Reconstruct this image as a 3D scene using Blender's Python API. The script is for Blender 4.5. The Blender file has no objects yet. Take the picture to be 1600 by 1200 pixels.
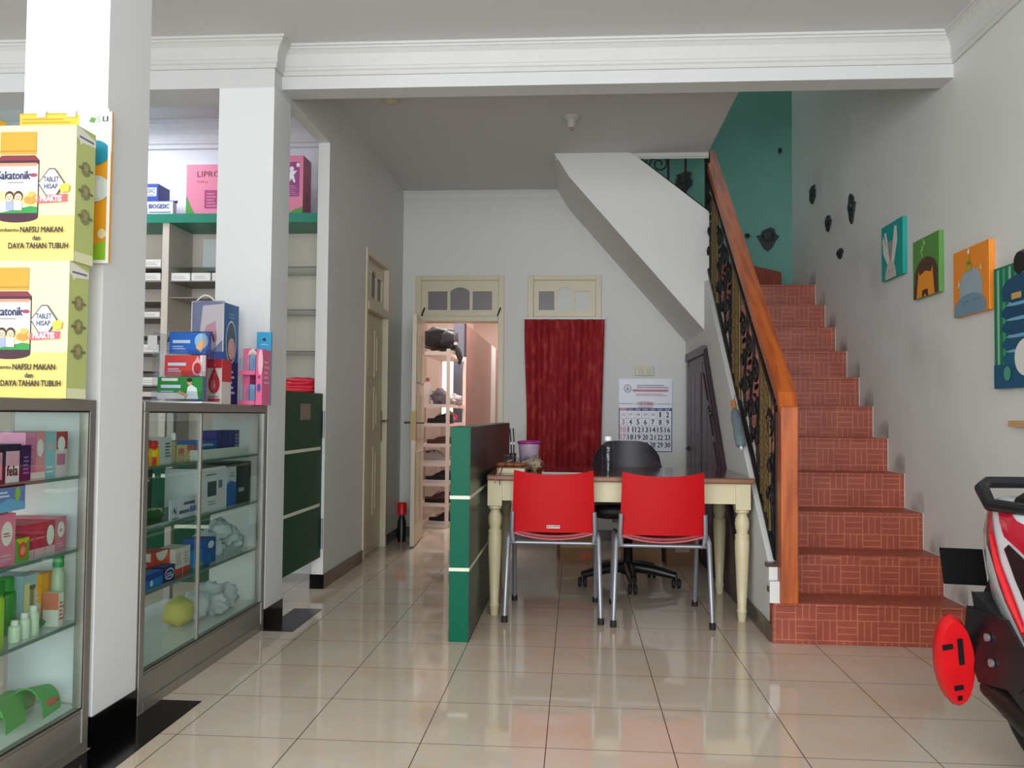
import bpy, math, random
from mathutils import Vector, Matrix, noise as mnoise
R = math.radians
random.seed(7)
scn = bpy.context.scene
col = scn.collection

# ------------------------------------------------------------------ camera
YAW, PIT, ROL, FPX = .0732, .0351, .0095, 1362.5
fw = Vector((-math.sin(YAW)*math.cos(PIT), math.cos(YAW)*math.cos(PIT), math.sin(PIT)))
rt = Vector((math.cos(YAW), math.sin(YAW), 0)); up = rt.cross(fw)
rt2 = math.cos(ROL)*rt + math.sin(ROL)*up; up2 = math.cos(ROL)*up - math.sin(ROL)*rt
cd = bpy.data.cameras.new('camera'); cam = bpy.data.objects.new('camera', cd); col.objects.link(cam)
cd.sensor_width = 36; cd.lens = 36*FPX/1600; cd.clip_start = .05
m3 = Matrix((rt2, up2, -fw)).transposed()
cam.matrix_world = Matrix.Translation((0, 0, 1.05)) @ m3.to_4x4()
scn.camera = cam

# ------------------------------------------------------------------ world, lights, exposure
w = bpy.data.worlds.new('World'); scn.world = w; w.use_nodes = True
w.node_tree.nodes['Background'].inputs[0].default_value = (.80, .88, 1, 1)
w.node_tree.nodes['Background'].inputs[1].default_value = 1.6
scn.view_settings.view_transform = 'Standard'; scn.view_settings.look = 'None'
scn.view_settings.exposure = -.16; scn.view_settings.gamma = 1
def area(name, loc, rot, sx, sy, power, color):
    l = bpy.data.lights.new(name, 'AREA'); l.shape = 'RECTANGLE'; l.size = sx; l.size_y = sy
    l.energy = power; l.color = color
    o = bpy.data.objects.new(name, l); col.objects.link(o); o.location = loc; o.rotation_euler = rot
    return o
area('shopfront_daylight', (-.9, -2.35, 1.6), (R(90), 0, 0), 5.2, 2.4, 330, (.93, .97, 1))
area('pharmacy_tube_light', (-3.1, 4.95, 2.93), (0, 0, 0), .9, .5, 22, (.88, .93, 1))
area('back_room_daylight', (-.95, 8.7, 2.9), (0, 0, 0), .7, 1.2, 75, (1, .93, .92))
area('back_room_far_daylight', (-.8, 12.8, 2.9), (0, 0, 0), .7, 1.5, 60, (1, .93, .92))
area('stairwell_daylight', (.9, 6.9, 5.3), (0, 0, 0), 1.4, .7, 11, (.88, .97, 1))

# ------------------------------------------------------------------ materials
def lin(c):
    return tuple(((v/255)/12.92 if v/255 <= .04045 else ((v/255+.055)/1.055)**2.4) for v in c)
MATS = {}
def mat(name, c, rough=.5, metal=0, bump=0, bscale=60, var=0, vscale=8, emit=0, spec=.5, coat=0):
    if name in MATS: return MATS[name]
    m = bpy.data.materials.new(name); m.use_nodes = True; MATS[name] = m
    nt = m.node_tree; b = nt.nodes['Principled BSDF']; c4 = (*lin(c), 1)
    b.inputs['Base Color'].default_value = c4; b.inputs['Roughness'].default_value = rough
    b.inputs['Metallic'].default_value = metal; b.inputs['Specular IOR Level'].default_value = spec
    b.inputs['Coat Weight'].default_value = coat
    tc = nt.nodes.new('ShaderNodeTexCoord')
    n = nt.nodes.new('ShaderNodeTexNoise'); n.inputs['Scale'].default_value = vscale; n.inputs['Detail'].default_value = 4
    nt.links.new(tc.outputs['Object'], n.inputs['Vector'])
    mx = nt.nodes.new('ShaderNodeMix'); mx.data_type = 'RGBA'
    v = var if var else .03
    mx.inputs[6].default_value = (*[x*(1-v) for x in c4[:3]], 1); mx.inputs[7].default_value = (*[min(1, x*(1+v)) for x in c4[:3]], 1)
    nt.links.new(n.outputs['Fac'], mx.inputs[0]); nt.links.new(mx.outputs[2], b.inputs['Base Color'])
    if bump:
        n2 = nt.nodes.new('ShaderNodeTexNoise'); n2.inputs['Scale'].default_value = bscale; n2.inputs['Detail'].default_value = 3
        nt.links.new(tc.outputs['Object'], n2.inputs['Vector'])
        bp = nt.nodes.new('ShaderNodeBump'); bp.inputs['Strength'].default_value = bump; bp.inputs['Distance'].default_value = .01
        nt.links.new(n2.outputs['Fac'], bp.inputs['Height']); nt.links.new(bp.outputs['Normal'], b.inputs['Normal'])
    if emit:
        b.inputs['Emission Color'].default_value = c4; b.inputs['Emission Strength'].default_value = emit
    return m
def C(r, g, b, rough=.45):
    return mat('print_%d_%d_%d' % (r, g, b), (r, g, b), rough)
def thin_glass(name, tint=(.93, .97, .95), ior=1.45, gl=.9, rough=.02):
    m = bpy.data.materials.new(name); m.use_nodes = True; nt = m.node_tree
    for n in list(nt.nodes):
        if n.type == 'BSDF_PRINCIPLED': nt.nodes.remove(n)
    out = [n for n in nt.nodes if n.type == 'OUTPUT_MATERIAL'][0]
    t = nt.nodes.new('ShaderNodeBsdfTransparent'); t.inputs[0].default_value = (*tint, 1)
    g = nt.nodes.new('ShaderNodeBsdfGlossy'); g.inputs['Roughness'].default_value = rough; g.inputs[0].default_value = (gl, gl, gl, 1)
    f = nt.nodes.new('ShaderNodeFresnel'); ge = nt.nodes.new('ShaderNodeNewGeometry')
    mr = nt.nodes.new('ShaderNodeMapRange'); mr.inputs[3].default_value = ior; mr.inputs[4].default_value = 1/ior
    nt.links.new(ge.outputs['Backfacing'], mr.inputs[0]); nt.links.new(mr.outputs[0], f.inputs[0])
    mx = nt.nodes.new('ShaderNodeMixShader')
    nt.links.new(f.outputs[0], mx.inputs[0]); nt.links.new(t.outputs[0], mx.inputs[1]); nt.links.new(g.outputs[0], mx.inputs[2])
    nt.links.new(mx.outputs[0], out.inputs[0]); return m
class NT:
    def __init__(s, m): s.nt = m.node_tree
    def math(s, op, a, b=None, c=None):
        n = s.nt.nodes.new('ShaderNodeMath'); n.operation = op
        for i, v in enumerate((a, b, c)):
            if v is None: continue
            if isinstance(v, (int, float)): n.inputs[i].default_value = v
            else: s.nt.links.new(v, n.inputs[i])
        return n.outputs[0]
    def mix(s, f, a, b):
        n = s.nt.nodes.new('ShaderNodeMix'); n.data_type = 'RGBA'
        for i, v in ((0, f), (6, a), (7, b)):
            if isinstance(v, (int, float)): n.inputs[i].default_value = v
            elif isinstance(v, tuple): n.inputs[i].default_value = (*v, 1)
            else: s.nt.links.new(v, n.inputs[i])
        return n.outputs[2]
    def noise(s, scale, detail=4, vec=None):
        n = s.nt.nodes.new('ShaderNodeTexNoise'); n.inputs['Scale'].default_value = scale; n.inputs['Detail'].default_value = detail
        if vec is not None: s.nt.links.new(vec, n.inputs['Vector'])
        return n.outputs['Fac']
    def ramp(s, v, a, b):
        n = s.nt.nodes.new('ShaderNodeMapRange'); n.inputs[1].default_value = a; n.inputs[2].default_value = b
        s.nt.links.new(v, n.inputs[0]); return n.outputs[0]
def world_pos(nt):
    g = nt.nodes.new('ShaderNodeNewGeometry'); sp = nt.nodes.new('ShaderNodeSeparateXYZ')
    nt.links.new(g.outputs['Position'], sp.inputs[0]); return g.outputs['Position'], sp.outputs
def floor_mat():
    m = bpy.data.materials.new('cream_marble_tile'); m.use_nodes = True; nt = m.node_tree; N = NT(m)
    b = nt.nodes['Principled BSDF']; P, s = world_pos(nt)
    fx = N.math('FRACT', N.math('DIVIDE', N.math('SUBTRACT', s[0], -.487-40), .4))
    fy = N.math('FRACT', N.math('DIVIDE', N.math('SUBTRACT', s[1], 2.79-40), .4))
    ex = N.math('MINIMUM', fx, N.math('SUBTRACT', 1, fx)); ey = N.math('MINIMUM', fy, N.math('SUBTRACT', 1, fy))
    gx = N.math('LESS_THAN', ex, .0045); gy = N.math('LESS_THAN', ey, .0060)
    n1 = N.ramp(N.noise(3.2, 6, P), .35, .65); n2 = N.ramp(N.noise(14, 8, P), .4, .62)
    c = N.mix(n1, lin((211, 198, 179)), lin((207, 185, 160)))
    c = N.mix(N.math('MULTIPLY', n2, .5), c, lin((200, 194, 186)))
    c = N.mix(N.math('MULTIPLY', gy, .8), c, lin((110, 98, 88)))
    c = N.mix(gx, c, lin((92, 76, 66)))
    nt.links.new(c, b.inputs['Base Color'])
    g = N.math('MAXIMUM', gx, gy)
    nt.links.new(N.math('MULTIPLY_ADD', g, .2, .055), b.inputs['Roughness'])
    b.inputs['Specular IOR Level'].default_value = .55
    return m
def stair_mat():
    m = bpy.data.materials.new('terracotta_weave_tile'); m.use_nodes = True; nt = m.node_tree; N = NT(m)
    b = nt.nodes['Principled BSDF']; P, s = world_pos(nt)
    S = .0932
    u = N.math('DIVIDE', N.math('ADD', s[0], 9.32), S); v = N.math('DIVIDE', N.math('ADD', N.math('ADD', s[1], s[2]), .005), S)
    par = N.math('MODULO', N.math('ADD', N.math('FLOOR', u), N.math('FLOOR', v)), 2)
    par = N.math('GREATER_THAN', par, .5)
    fu = N.math('FRACT', u); fv = N.math('FRACT', v)
    def edge(f, k, wd):
        q = N.math('FRACT', N.math('MULTIPLY', f, k)); return N.math('LESS_THAN', N.math('MINIMUM', q, N.math('SUBTRACT', 1, q)), wd)
    a = edge(fu, 3, .07); c = edge(fv, 3, .07)
    strips = N.math('ADD', N.math('MULTIPLY', par, a), N.math('MULTIPLY', N.math('SUBTRACT', 1, par), c))
    border = N.math('MAXIMUM', edge(fu, 1, .025), edge(fv, 1, .025))
    g = N.math('MINIMUM', 1, N.math('ADD', strips, border))
    nz = N.noise(9, 5, P)
    base = N.mix(nz, lin((124, 52, 40)), lin((172, 84, 62)))
    gn = N.math('MULTIPLY', g, N.math('MULTIPLY_ADD', nz, .8, .15))
    nt.links.new(N.mix(gn, base, lin((205, 128, 92))), b.inputs['Base Color']); b.inputs['Roughness'].default_value = .42
    return m
def right_wall_mat():
    m = bpy.data.materials.new('scuffed_white_plaster'); m.use_nodes = True; nt = m.node_tree; N = NT(m)
    b = nt.nodes['Principled BSDF']; P, s = world_pos(nt)
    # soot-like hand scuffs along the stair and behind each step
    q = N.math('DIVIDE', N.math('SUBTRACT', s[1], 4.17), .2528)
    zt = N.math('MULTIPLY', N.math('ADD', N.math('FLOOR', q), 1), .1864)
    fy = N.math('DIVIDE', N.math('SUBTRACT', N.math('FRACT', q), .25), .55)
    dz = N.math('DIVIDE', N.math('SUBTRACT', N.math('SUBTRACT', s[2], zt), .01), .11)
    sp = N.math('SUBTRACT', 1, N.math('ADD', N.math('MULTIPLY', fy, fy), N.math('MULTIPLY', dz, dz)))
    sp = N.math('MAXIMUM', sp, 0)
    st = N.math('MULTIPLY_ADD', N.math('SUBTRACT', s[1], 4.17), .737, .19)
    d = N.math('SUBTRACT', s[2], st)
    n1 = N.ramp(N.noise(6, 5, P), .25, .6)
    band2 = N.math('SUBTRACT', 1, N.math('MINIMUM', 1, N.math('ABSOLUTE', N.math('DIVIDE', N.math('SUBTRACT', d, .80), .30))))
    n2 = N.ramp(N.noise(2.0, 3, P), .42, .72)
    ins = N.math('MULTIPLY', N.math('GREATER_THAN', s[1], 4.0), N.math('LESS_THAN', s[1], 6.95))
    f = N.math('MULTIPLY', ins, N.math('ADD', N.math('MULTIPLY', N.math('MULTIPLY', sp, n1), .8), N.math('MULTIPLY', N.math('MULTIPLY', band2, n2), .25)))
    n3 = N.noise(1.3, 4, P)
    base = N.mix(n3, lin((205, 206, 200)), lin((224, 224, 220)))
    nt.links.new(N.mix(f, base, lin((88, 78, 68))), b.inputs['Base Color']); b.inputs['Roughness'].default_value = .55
    return m
def streak_mat(name, c1, c2, sx, sy, sz, rough=.6, lo=.4, hi=.6):
    m = bpy.data.materials.new(name); m.use_nodes = True; nt = m.node_tree; N = NT(m)
    b = nt.nodes['Principled BSDF']; tc = nt.nodes.new('ShaderNodeTexCoord'); mp = nt.nodes.new('ShaderNodeMapping')
    mp.inputs['Scale'].default_value = (sx, sy, sz); nt.links.new(tc.outputs['Object'], mp.inputs[0])
    n = N.ramp(N.noise(1, 6, mp.outputs[0]), lo, hi)
    nt.links.new(N.mix(n, lin(c1), lin(c2)), b.inputs['Base Color']); b.inputs['Roughness'].default_value = rough
    return m

M_FLOOR = floor_mat(); M_STAIR = stair_mat(); M_RWALL = right_wall_mat()
M_WALL = mat('white_plaster', (214, 214, 210), .6, var=.04, vscale=1.5)
M_PILLAR = mat('white_gloss_paint', (226, 228, 228), .45, var=.03, vscale=2)
M_CEIL = mat('ceiling_paint', (206, 205, 204), .7, var=.03, vscale=1.2)
M_BEAM = mat('beam_paint', (206, 207, 206), .5, var=.03)
M_TRIM = mat('plaster_cornice', (202, 202, 198), .55, bump=.35, bscale=28)
M_GREENWALL = mat('mint_green_plaster', (96, 152, 138), .6, var=.2, vscale=2.2)
M_BLACKTILE = mat('black_granite', (8, 7, 8), .15, spec=.25)
M_BASE = mat('brown_baseboard_tile', (64, 48, 44), .25)
M_CREAM = mat('cream_gloss_paint', (206, 194, 168), .35, var=.05)
M_CREAMWHITE = mat('table_cream_paint', (208, 196, 158), .4, var=.07, vscale=5)
M_ALU = mat('brushed_aluminium', (150, 146, 138), .38, metal=.55, var=.06, vscale=30)
M_BLACK = mat('black_plastic', (16, 16, 18), .4)
M_RUBBER = mat('black_rubber', (20, 20, 20), .7)
M_LEATHER = mat('black_leatherette', (34, 26, 36), .38, bump=.15, bscale=200)
M_RED = mat('red_plastic', (188, 4, 14), .5, var=.1, vscale=5, spec=.25)
M_STEEL = mat('grey_painted_steel', (150, 152, 158), .35, metal=.5)
M_GREEN = mat('green_laminate', (0, 92, 68), .4, var=.05, spec=.15)
M_DKGREEN = mat('dark_green_laminate', (0, 68, 44), .5, var=.05, spec=.25)
M_STRIPE = mat('pale_inlay', (222, 226, 205), .5)
M_BROWNTOP = streak_mat('brown_table_top', (66, 30, 30), (84, 40, 36), 2, 40, 10, .12)
M_WOOD = streak_mat('orange_varnished_wood', (150, 66, 16), (186, 92, 28), 30, 3, 3, .42)
M_IRON = mat('black_wrought_iron', (24, 20, 20), .5, metal=.3)
M_GOLD = mat('aged_gold_mesh', (104, 82, 44), .5, metal=.4)
M_DARKDOOR = mat('dark_brown_door_paint', (62, 46, 54), .4)
M_GLASS = thin_glass('cabinet_glass', (.90, .95, .93))
M_SHELF = thin_glass('shelf_glass', (.80, .87, .84), 1.5)
M_CLEAR = thin_glass('clear_plastic', (.90, .92, .94), 1.4)
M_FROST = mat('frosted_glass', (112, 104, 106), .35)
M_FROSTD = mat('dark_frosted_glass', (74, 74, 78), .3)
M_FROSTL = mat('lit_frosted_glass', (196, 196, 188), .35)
M_WHITE = mat('white_plastic', (236, 236, 234), .4)
M_BRASS = mat('brass', (128, 108, 66), .4, metal=.5)
M_PEACH = mat('peach_plaster', (218, 198, 184), .6)
M_CARDBOARD = mat('cardboard', (150, 112, 76), .8, var=.1)

# ------------------------------------------------------------------ mesh builder
def at(px, py, X=None, Y=None, Z=None):
    d = fw + rt2*(px-800)/FPX - up2*(py-600)/FPX
    k = X/d[0] if X is not None else Y/d[1] if Y is not None else (Z-1.05)/d[2]
    return Vector((d[0]*k, d[1]*k, 1.05+d[2]*k))
class MB:
    def __init__(s, xf=None): s.v = []; s.f = []; s.mi = []; s.sm = []; s.ms = []; s.xf = xf
    def add(s, vs, fs, m, smooth=False):
        o = len(s.v); s.v += [Vector(v) for v in vs]
        if m not in s.ms: s.ms.append(m)
        k = s.ms.index(m)
        for f in fs: s.f.append([i+o for i in f]); s.mi.append(k); s.sm.append(smooth)
        return s
    def box(s, x0, x1, y0, y1, z0, z1, m):
        x0, x1 = sorted((x0, x1)); y0, y1 = sorted((y0, y1)); z0, z1 = sorted((z0, z1))
        v = [(x, y, z) for z in (z0, z1) for y in (y0, y1) for x in (x0, x1)]
        return s.add(v, [(0, 2, 3, 1), (4, 5, 7, 6), (0, 1, 5, 4), (2, 6, 7, 3), (0, 4, 6, 2), (1, 3, 7, 5)], m)
    def prism(s, pts, ax, a, b, m, smooth=False):
        n = len(pts)
        def mk(p, t): return {'x': (t, p[0], p[1]), 'y': (p[0], t, p[1]), 'z': (p[0], p[1], t)}[ax]
        v = [mk(p, a) for p in pts] + [mk(p, b) for p in pts]
        fs = [tuple(range(n)), tuple(range(2*n-1, n-1, -1))]
        s.add(v, fs, m); 
        return s.add(v, [(i, i+n, (i+1) % n + n, (i+1) % n) for i in range(n)], m, smooth)
    def lathe(s, prof, c, m, n=20, axis='z', smooth=True, sx=1, sy=1):
        v = []; fs = []
        for r, z in prof:
            for k in range(n):
                a = 2*math.pi*k/n; x, y = r*math.cos(a)*sx, r*math.sin(a)*sy
                p = {'z': (x, y, z), 'y': (x, z, y), 'x': (z, x, y)}[axis]
                v.append((c[0]+p[0], c[1]+p[1], c[2]+p[2]))
        for i in range(len(prof)-1):
            for k in range(n): fs.append((i*n+k, i*n+(k+1) % n, (i+1)*n+(k+1) % n, (i+1)*n+k))
        s.add(v, fs, m, smooth)
        return s.add(v, [tuple(range(n)), tuple(range(len(prof)*n-1, (len(prof)-1)*n-1, -1))], m)
    def tube(s, pts, r, m, n=8, closed=False, flat=1):
        P = [Vector(p) for p in pts]; L = len(P); v = []; fs = []
        u = None
        for i in range(L):
            if closed: t = P[(i+1) % L]-P[i-1]
            else: t = P[min(i+1, L-1)]-P[max(i-1, 0)]
            t.normalize()
            if u is None:
                u = t.cross(Vector((0, 0, 1)))
                if u.length < .1: u = t.cross(Vector((0, 1, 0)))
            u = (u-t*u.dot(t)).normalized(); w_ = t.cross(u)
            rr = r[i] if isinstance(r, (list, tuple)) else r
            for k in range(n):
                a = 2*math.pi*k/n; v.append(P[i]+u*rr*math.cos(a)+w_*rr*flat*math.sin(a))
        for i in range(L if closed else L-1):
            j = (i+1) % L
            for k in range(n): fs.append((i*n+k, i*n+(k+1) % n, j*n+(k+1) % n, j*n+k))
        s.add(v, fs, m, True)
        if not closed: s.add(v, [tuple(range(n)), tuple(range(L*n-1, (L-1)*n-1, -1))], m)
        return s
    def blob(s, c, r, m, amp=0, seed=0, pw=1, nu=20, nv=12):
        v = []; fs = []
        sg = lambda t: math.copysign(abs(t)**pw, t)
        for j in range(nv+1):
            th = math.pi*j/nv-math.pi/2
            for i in range(nu):
                ph = 2*math.pi*i/nu
                d = Vector((sg(math.cos(th))*sg(math.cos(ph)), sg(math.cos(th))*sg(math.sin(ph)), sg(math.sin(th))))
                k = 1+amp*mnoise.noise(d*2.3+Vector((seed, 0, 0)))
                v.append((c[0]+d.x*r[0]*k, c[1]+d.y*r[1]*k, c[2]+d.z*r[2]*k))
        for j in range(nv):
            for i in range(nu): fs.append((j*nu+i, j*nu+(i+1) % nu, (j+1)*nu+(i+1) % nu, (j+1)*nu+i))
        return s.add(v, fs, m, True)
    def grid(s, fn, nu, nv, m, smooth=True, th=None):
        v = [fn(i/nu, j/nv) for j in range(nv+1) for i in range(nu+1)]
        W = nu+1
        fs = [(j*W+i, j*W+i+1, (j+1)*W+i+1, (j+1)*W+i) for j in range(nv) for i in range(nu)]
        if th is None: return s.add(v, fs, m, smooth)
        o = len(v); t = Vector(th); v2 = [Vector(p)+t for p in v]
        s.add(v, fs, m, smooth); s.add(v2, [tuple(reversed(f)) for f in fs], m, smooth)
        rim = [i for i in range(W)] + [j*W+nu for j in range(1, nv+1)] + [nv*W+i for i in range(nu-1, -1, -1)] + [j*W for j in range(nv-1, 0, -1)]
        n = len(rim)
        return s.add([v[i] for i in rim]+[v2[i] for i in rim], [(i, i+n, (i+1) % n+n, (i+1) % n) for i in range(n)], m)
    def loft(s, secs, m, cap=True, smooth=True):
        n = len(secs[0]); v = [p for q in secs for p in q]
        s.add(v, [(i*n+k, i*n+(k+1) % n, (i+1)*n+(k+1) % n, (i+1)*n+k) for i in range(len(secs)-1) for k in range(n)], m, smooth)
        if cap: s.add(v, [tuple(range(n)), tuple(range(len(v)-1, len(v)-n-1, -1))], m)
        return s
    def build(s, name, parent=None, bevel=0, seg=2, rot=0, at_=None):
        vs = [s.xf @ v for v in s.v] if s.xf else s.v
        lo = [min(v[i] for v in vs) for i in range(3)]; hi = [max(v[i] for v in vs) for i in range(3)]
        c = Vector(((lo[0]+hi[0])/2, (lo[1]+hi[1])/2, lo[2])) if at_ is None else Vector(at_)
        me = bpy.data.meshes.new(name); me.from_pydata([v-c for v in vs], [], s.f)
        for m in s.ms: me.materials.append(m)
        me.polygons.foreach_set('material_index', s.mi); me.polygons.foreach_set('use_smooth', s.sm); me.update()
        o = bpy.data.objects.new(name, me); col.objects.link(o); o.location = c
        if parent: o.parent = parent
        if bevel:
            b = o.modifiers.new('b', 'BEVEL'); b.width = bevel; b.segments = seg; b.limit_method = 'ANGLE'; b.angle_limit = R(50)
        return o
def tag(o, label=None, cat=None, group=None, kind=None):
    if label: o['label'] = label
    if cat: o['category'] = cat
    if group: o['group'] = group
    if kind: o['kind'] = kind
    return o
def empty(name, loc, label, cat, group=None, rz=0):
    o = bpy.data.objects.new(name, None); col.objects.link(o); o.location = loc; o.rotation_euler = (0, 0, rz)
    o.empty_display_size = .05
    return tag(o, label, cat, group)
def struct(o, label=None): o['kind'] = 'structure'; 
def ST(mb, name, label=None, cat=None, bevel=0):
    o = mb.build(name, bevel=bevel); o['kind'] = 'structure'
    if label: o['label'] = label
    if cat: o['category'] = cat
    return o
_tc = {}
def text_mesh(body, bold):
    k = (body, bold)
    if k in _tc: return _tc[k]
    cu = bpy.data.curves.new('t', 'FONT'); cu.body = body; cu.size = 1; cu.resolution_u = 2
    cu.offset = 0
    o = bpy.data.objects.new('t', cu); col.objects.link(o)
    dg = bpy.context.evaluated_depsgraph_get(); me = bpy.data.meshes.new_from_object(o.evaluated_get(dg))
    vs = [Vector(v.co) for v in me.vertices]; fs = [tuple(p.vertices) for p in me.polygons]
    bpy.data.objects.remove(o); bpy.data.curves.remove(cu); bpy.data.meshes.remove(me)
    x0 = min(v.x for v in vs); x1 = max(v.x for v in vs); y0 = min(v.y for v in vs); y1 = max(v.y for v in vs)
    _tc[k] = ([((v.x-x0)/(x1-x0), (v.y-y0)/(y1-y0)) for v in vs], fs); return _tc[k]
class Face:
    """flat printed graphics on one face: O corner, U right, V up (metres)"""
    def __init__(s, mb, O, U, V): s.mb = mb; s.O = Vector(O); s.U = Vector(U).normalized(); s.V = Vector(V).normalized(); s.N = s.U.cross(s.V); s.k = 0
    def p(s, u, v, d): return s.O+s.U*u+s.V*v+s.N*d
    def nd(s, d): 
        s.k += 1
        return .0008+s.k*.00025 if d is None else d
    def poly(s, pts, m, d=None):
        d = s.nd(d); s.mb.add([s.p(u, v, d) for u, v in pts], [tuple(range(len(pts)))], m); return s
    def rect(s, u0, v0, u1, v1, m, d=None): return s.poly([(u0, v0), (u1, v0), (u1, v1), (u0, v1)], m, d)
    def ell(s, cu, cv, ru, rv, m, d=None, n=20, a0=0, a1=360):
        return s.poly([(cu+ru*math.cos(R(a0+(a1-a0)*i/n)), cv+rv*math.sin(R(a0+(a1-a0)*i/n))) for i in range(n+(a1-a0 < 360))], m, d)
    def text(s, body, u0, v0, u1, v1, m, bold=False, d=None):
        d = s.nd(d); vs, fs = text_mesh(body, bold)
        e = (v1-v0)*.045
        for i, (du, dv) in enumerate(((-e, 0), (e, 0), (0, e), (0, -e)) if bold else ((0, 0),)):
            s.mb.add([s.p(u0+(u1-u0)*a+du, v0+(v1-v0)*b+dv, d+.00005*i) for a, b in vs], fs, m)
        return s
    def lines(s, u0, v0, u1, v1, n, m, frac=.45, d=None):
        h = (v1-v0)/n
        for i in range(n):
            e = u1-(u1-u0)*((i*37 % 5)/14)
            s.rect(u0, v0+h*i, e, v0+h*i+h*frac, m, d)
        return s
def WB(name, label=None, bevel=0, *boxes, m=None):
    mb = MB()
    for b in boxes: mb.box(*b, m)
    return ST(mb, name, label, bevel=bevel)

# ------------------------------------------------------------------ room shell
XW, XR, YB = -1.50, 1.80, 7.42
WB('floor', 'glossy cream marble tiled floor', 0, (-4.7, 1.95, -2.6, 15, -.1, 0), m=M_FLOOR)
WB('ceiling', None, 0, (-4.7, 1.95, -2.6, 4.42, 2.9, 3.15), m=M_CEIL)
mb = MB(); mb.box(-1.57, .95, 4.42, 6.40, 2.975, 3.15, M_CEIL); mb.box(-1.57, -.16, 6.40, 7.42, 2.975, 3.15, M_CEIL)
ST(mb, 'ceiling')
WB('ceiling', None, 0, (-4.7, -1.57, 4.42, 5.72, 2.975, 3.15), m=M_CEIL)
mb = MB(); mb.box(-1.7, 1.95, 6.3, 7.6, 5.4, 5.5, M_CEIL); mb.box(.95, 1.95, 4.42, 6.3, 5.4, 5.5, M_CEIL); ST(mb, 'ceiling')
WB('wall_right', 'white plaster side wall with grey scuffs along the stair', 0, (XR, 1.95, -2.6, YB, 0, 5.4), m=M_RWALL)
WB('wall_shop_side', None, 0, (-4.8, -4.7, -2.6, 5.72, 0, 3.15), m=M_WALL)
WB('wall_upper_stairwell', None, 0, (.83, .95, 4.42, 6.30, 3.15, 5.4), (.95, 1.8, 4.30, 4.42, 2.95, 5.4), (-1.7, .83, 6.25, 6.34, 3.15, 5.4), (-1.7, -1.6, 6.34, 7.42, 3.15, 5.4), m=M_WALL)
# left aisle wall with the side door opening, and header above the gate
DY0, DY1, DZ = 6.10, 6.87, 2.24
WB('wall_left', None, 0, (-1.57, XW, 5.15, DY0, 0, 2.975), (-1.57, XW, DY1, YB, 0, 2.975), (-1.57, XW, DY0, DY1, DZ, 2.975), (-1.57, XW, 4.42, 5.15, 2.69, 2.975), m=M_WALL)
WB('wall_pharmacy_back', None, 0, (-4.7, -1.57, 5.62, 5.72, 0, 2.975), m=mat('pharmacy_wall', (228, 228, 236), .6))
WB('wall_side_room', None, 0, (-2.6, -2.5, 5.72, 7.42, 0, 2.975), m=M_WALL)
# back wall (white) with door and window openings
bx = [(-1.57, -1.385), (-.617, -.416), (.212, .92)]
mb = MB()
for a, b in bx: mb.box(a, b, YB, YB+.15, 0, 2.975 if a < -1 else 2.5, M_WALL)
mb.box(-1.385, -.617, YB, YB+.15, 2.24, 2.975, M_WALL); mb.box(-.416, .212, YB, YB+.15, 2.24, 2.5, M_WALL)
mb.box(-.416, .212, YB, YB+.15, 0, .55, M_WALL); mb.box(-.617, .2, YB, YB+.15, 2.5, 2.975, M_WALL)
ST(mb, 'wall_back', 'white plaster back wall with a door and a curtained window')
mb = MB(); mb.prism([(.92, 0), (XR+.15, 0), (XR+.15, 5.4), (-1.7, 5.4), (-1.7, 2.975), (.2, 2.975), (.2, 2.5), (.92, 2.5)], 'y', YB, YB+.15, M_GREENWALL)
ST(mb, 'wall_stair_back', 'mint green stairwell wall')
# back room
WB('wall_back_room', None, 0, (-2.0, -1.9, 7.57, 14.9, 0, 3.0), (-.52, -.42, 7.57, 14.9, 0, 3.0), m=M_PEACH)
mb = MB()
for b in ((-1.9, -1.73, 11, 11.1, 0, 3), (-1.50, -1.32, 11, 11.1, 0, 3), (-1.73, -1.50, 11, 11.1, 0, .9), (-1.73, -1.50, 11, 11.1, 1.83, 3), (-1.9, -.52, 14.8, 14.9, 0, 3)): mb.box(*b, M_PEACH)
ST(mb, 'wall_back_room_end')
WB('ceiling_back_room', None, 0, (-2, 1.2, 7.57, 14.9, 3.0, 3.1), m=M_CEIL)
WB('wall_window_room', None, 0, (1.0, 1.1, 7.57, 10, 0, 3.0), (-.42, 1.0, 9.4, 9.5, 0, 3.0), m=mat('pale_room_wall', (220, 222, 214), .6))
area('side_room_daylight', (.35, 8.7, 2.85), (0, 0, 0), .8, .8, 9, (1, .98, .92))
# header beam and main beam
WB('wall_header', None, 0, (-4.7, XW, 4.17, 4.42, 2.66, 2.9), m=M_BEAM)
WB('wall_beam', None, 0, (XW, XR, 4.28, 4.42, 2.69, 2.9), m=M_BEAM)
def cornice(name, path, z, prof, m=M_TRIM, label=None):
    n = len(path); secs = []
    for i in range(n):
        p = Vector(path[i]); 
        d0 = (p-Vector(path[i-1])).normalized() if i else None
        d1 = (Vector(path[i+1])-p).normalized() if i < n-1 else None
        if d0 is None: d0 = d1
        if d1 is None: d1 = d0
        n0 = Vector((d0.y, -d0.x)); n1 = Vector((d1.y, -d1.x)); b = n0+n1; b = b/(b.length_squared/2)
        secs.append([(p.x+b.x*o, p.y+b.y*o, z+h) for o, h in prof])
    mb = MB(); mb.loft(secs, m, smooth=False); return ST(mb, name, label)
PF = [(0, -.145), (.012, -.145), (.012, -.125), (.02, -.118), (.022, -.105), (.018, -.10), (.022, -.07), (.032, -.045), (.05, -.026), (.056, -.024), (.056, -.014), (.066, -.012), (.066, 0), (0, 0)]
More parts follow.
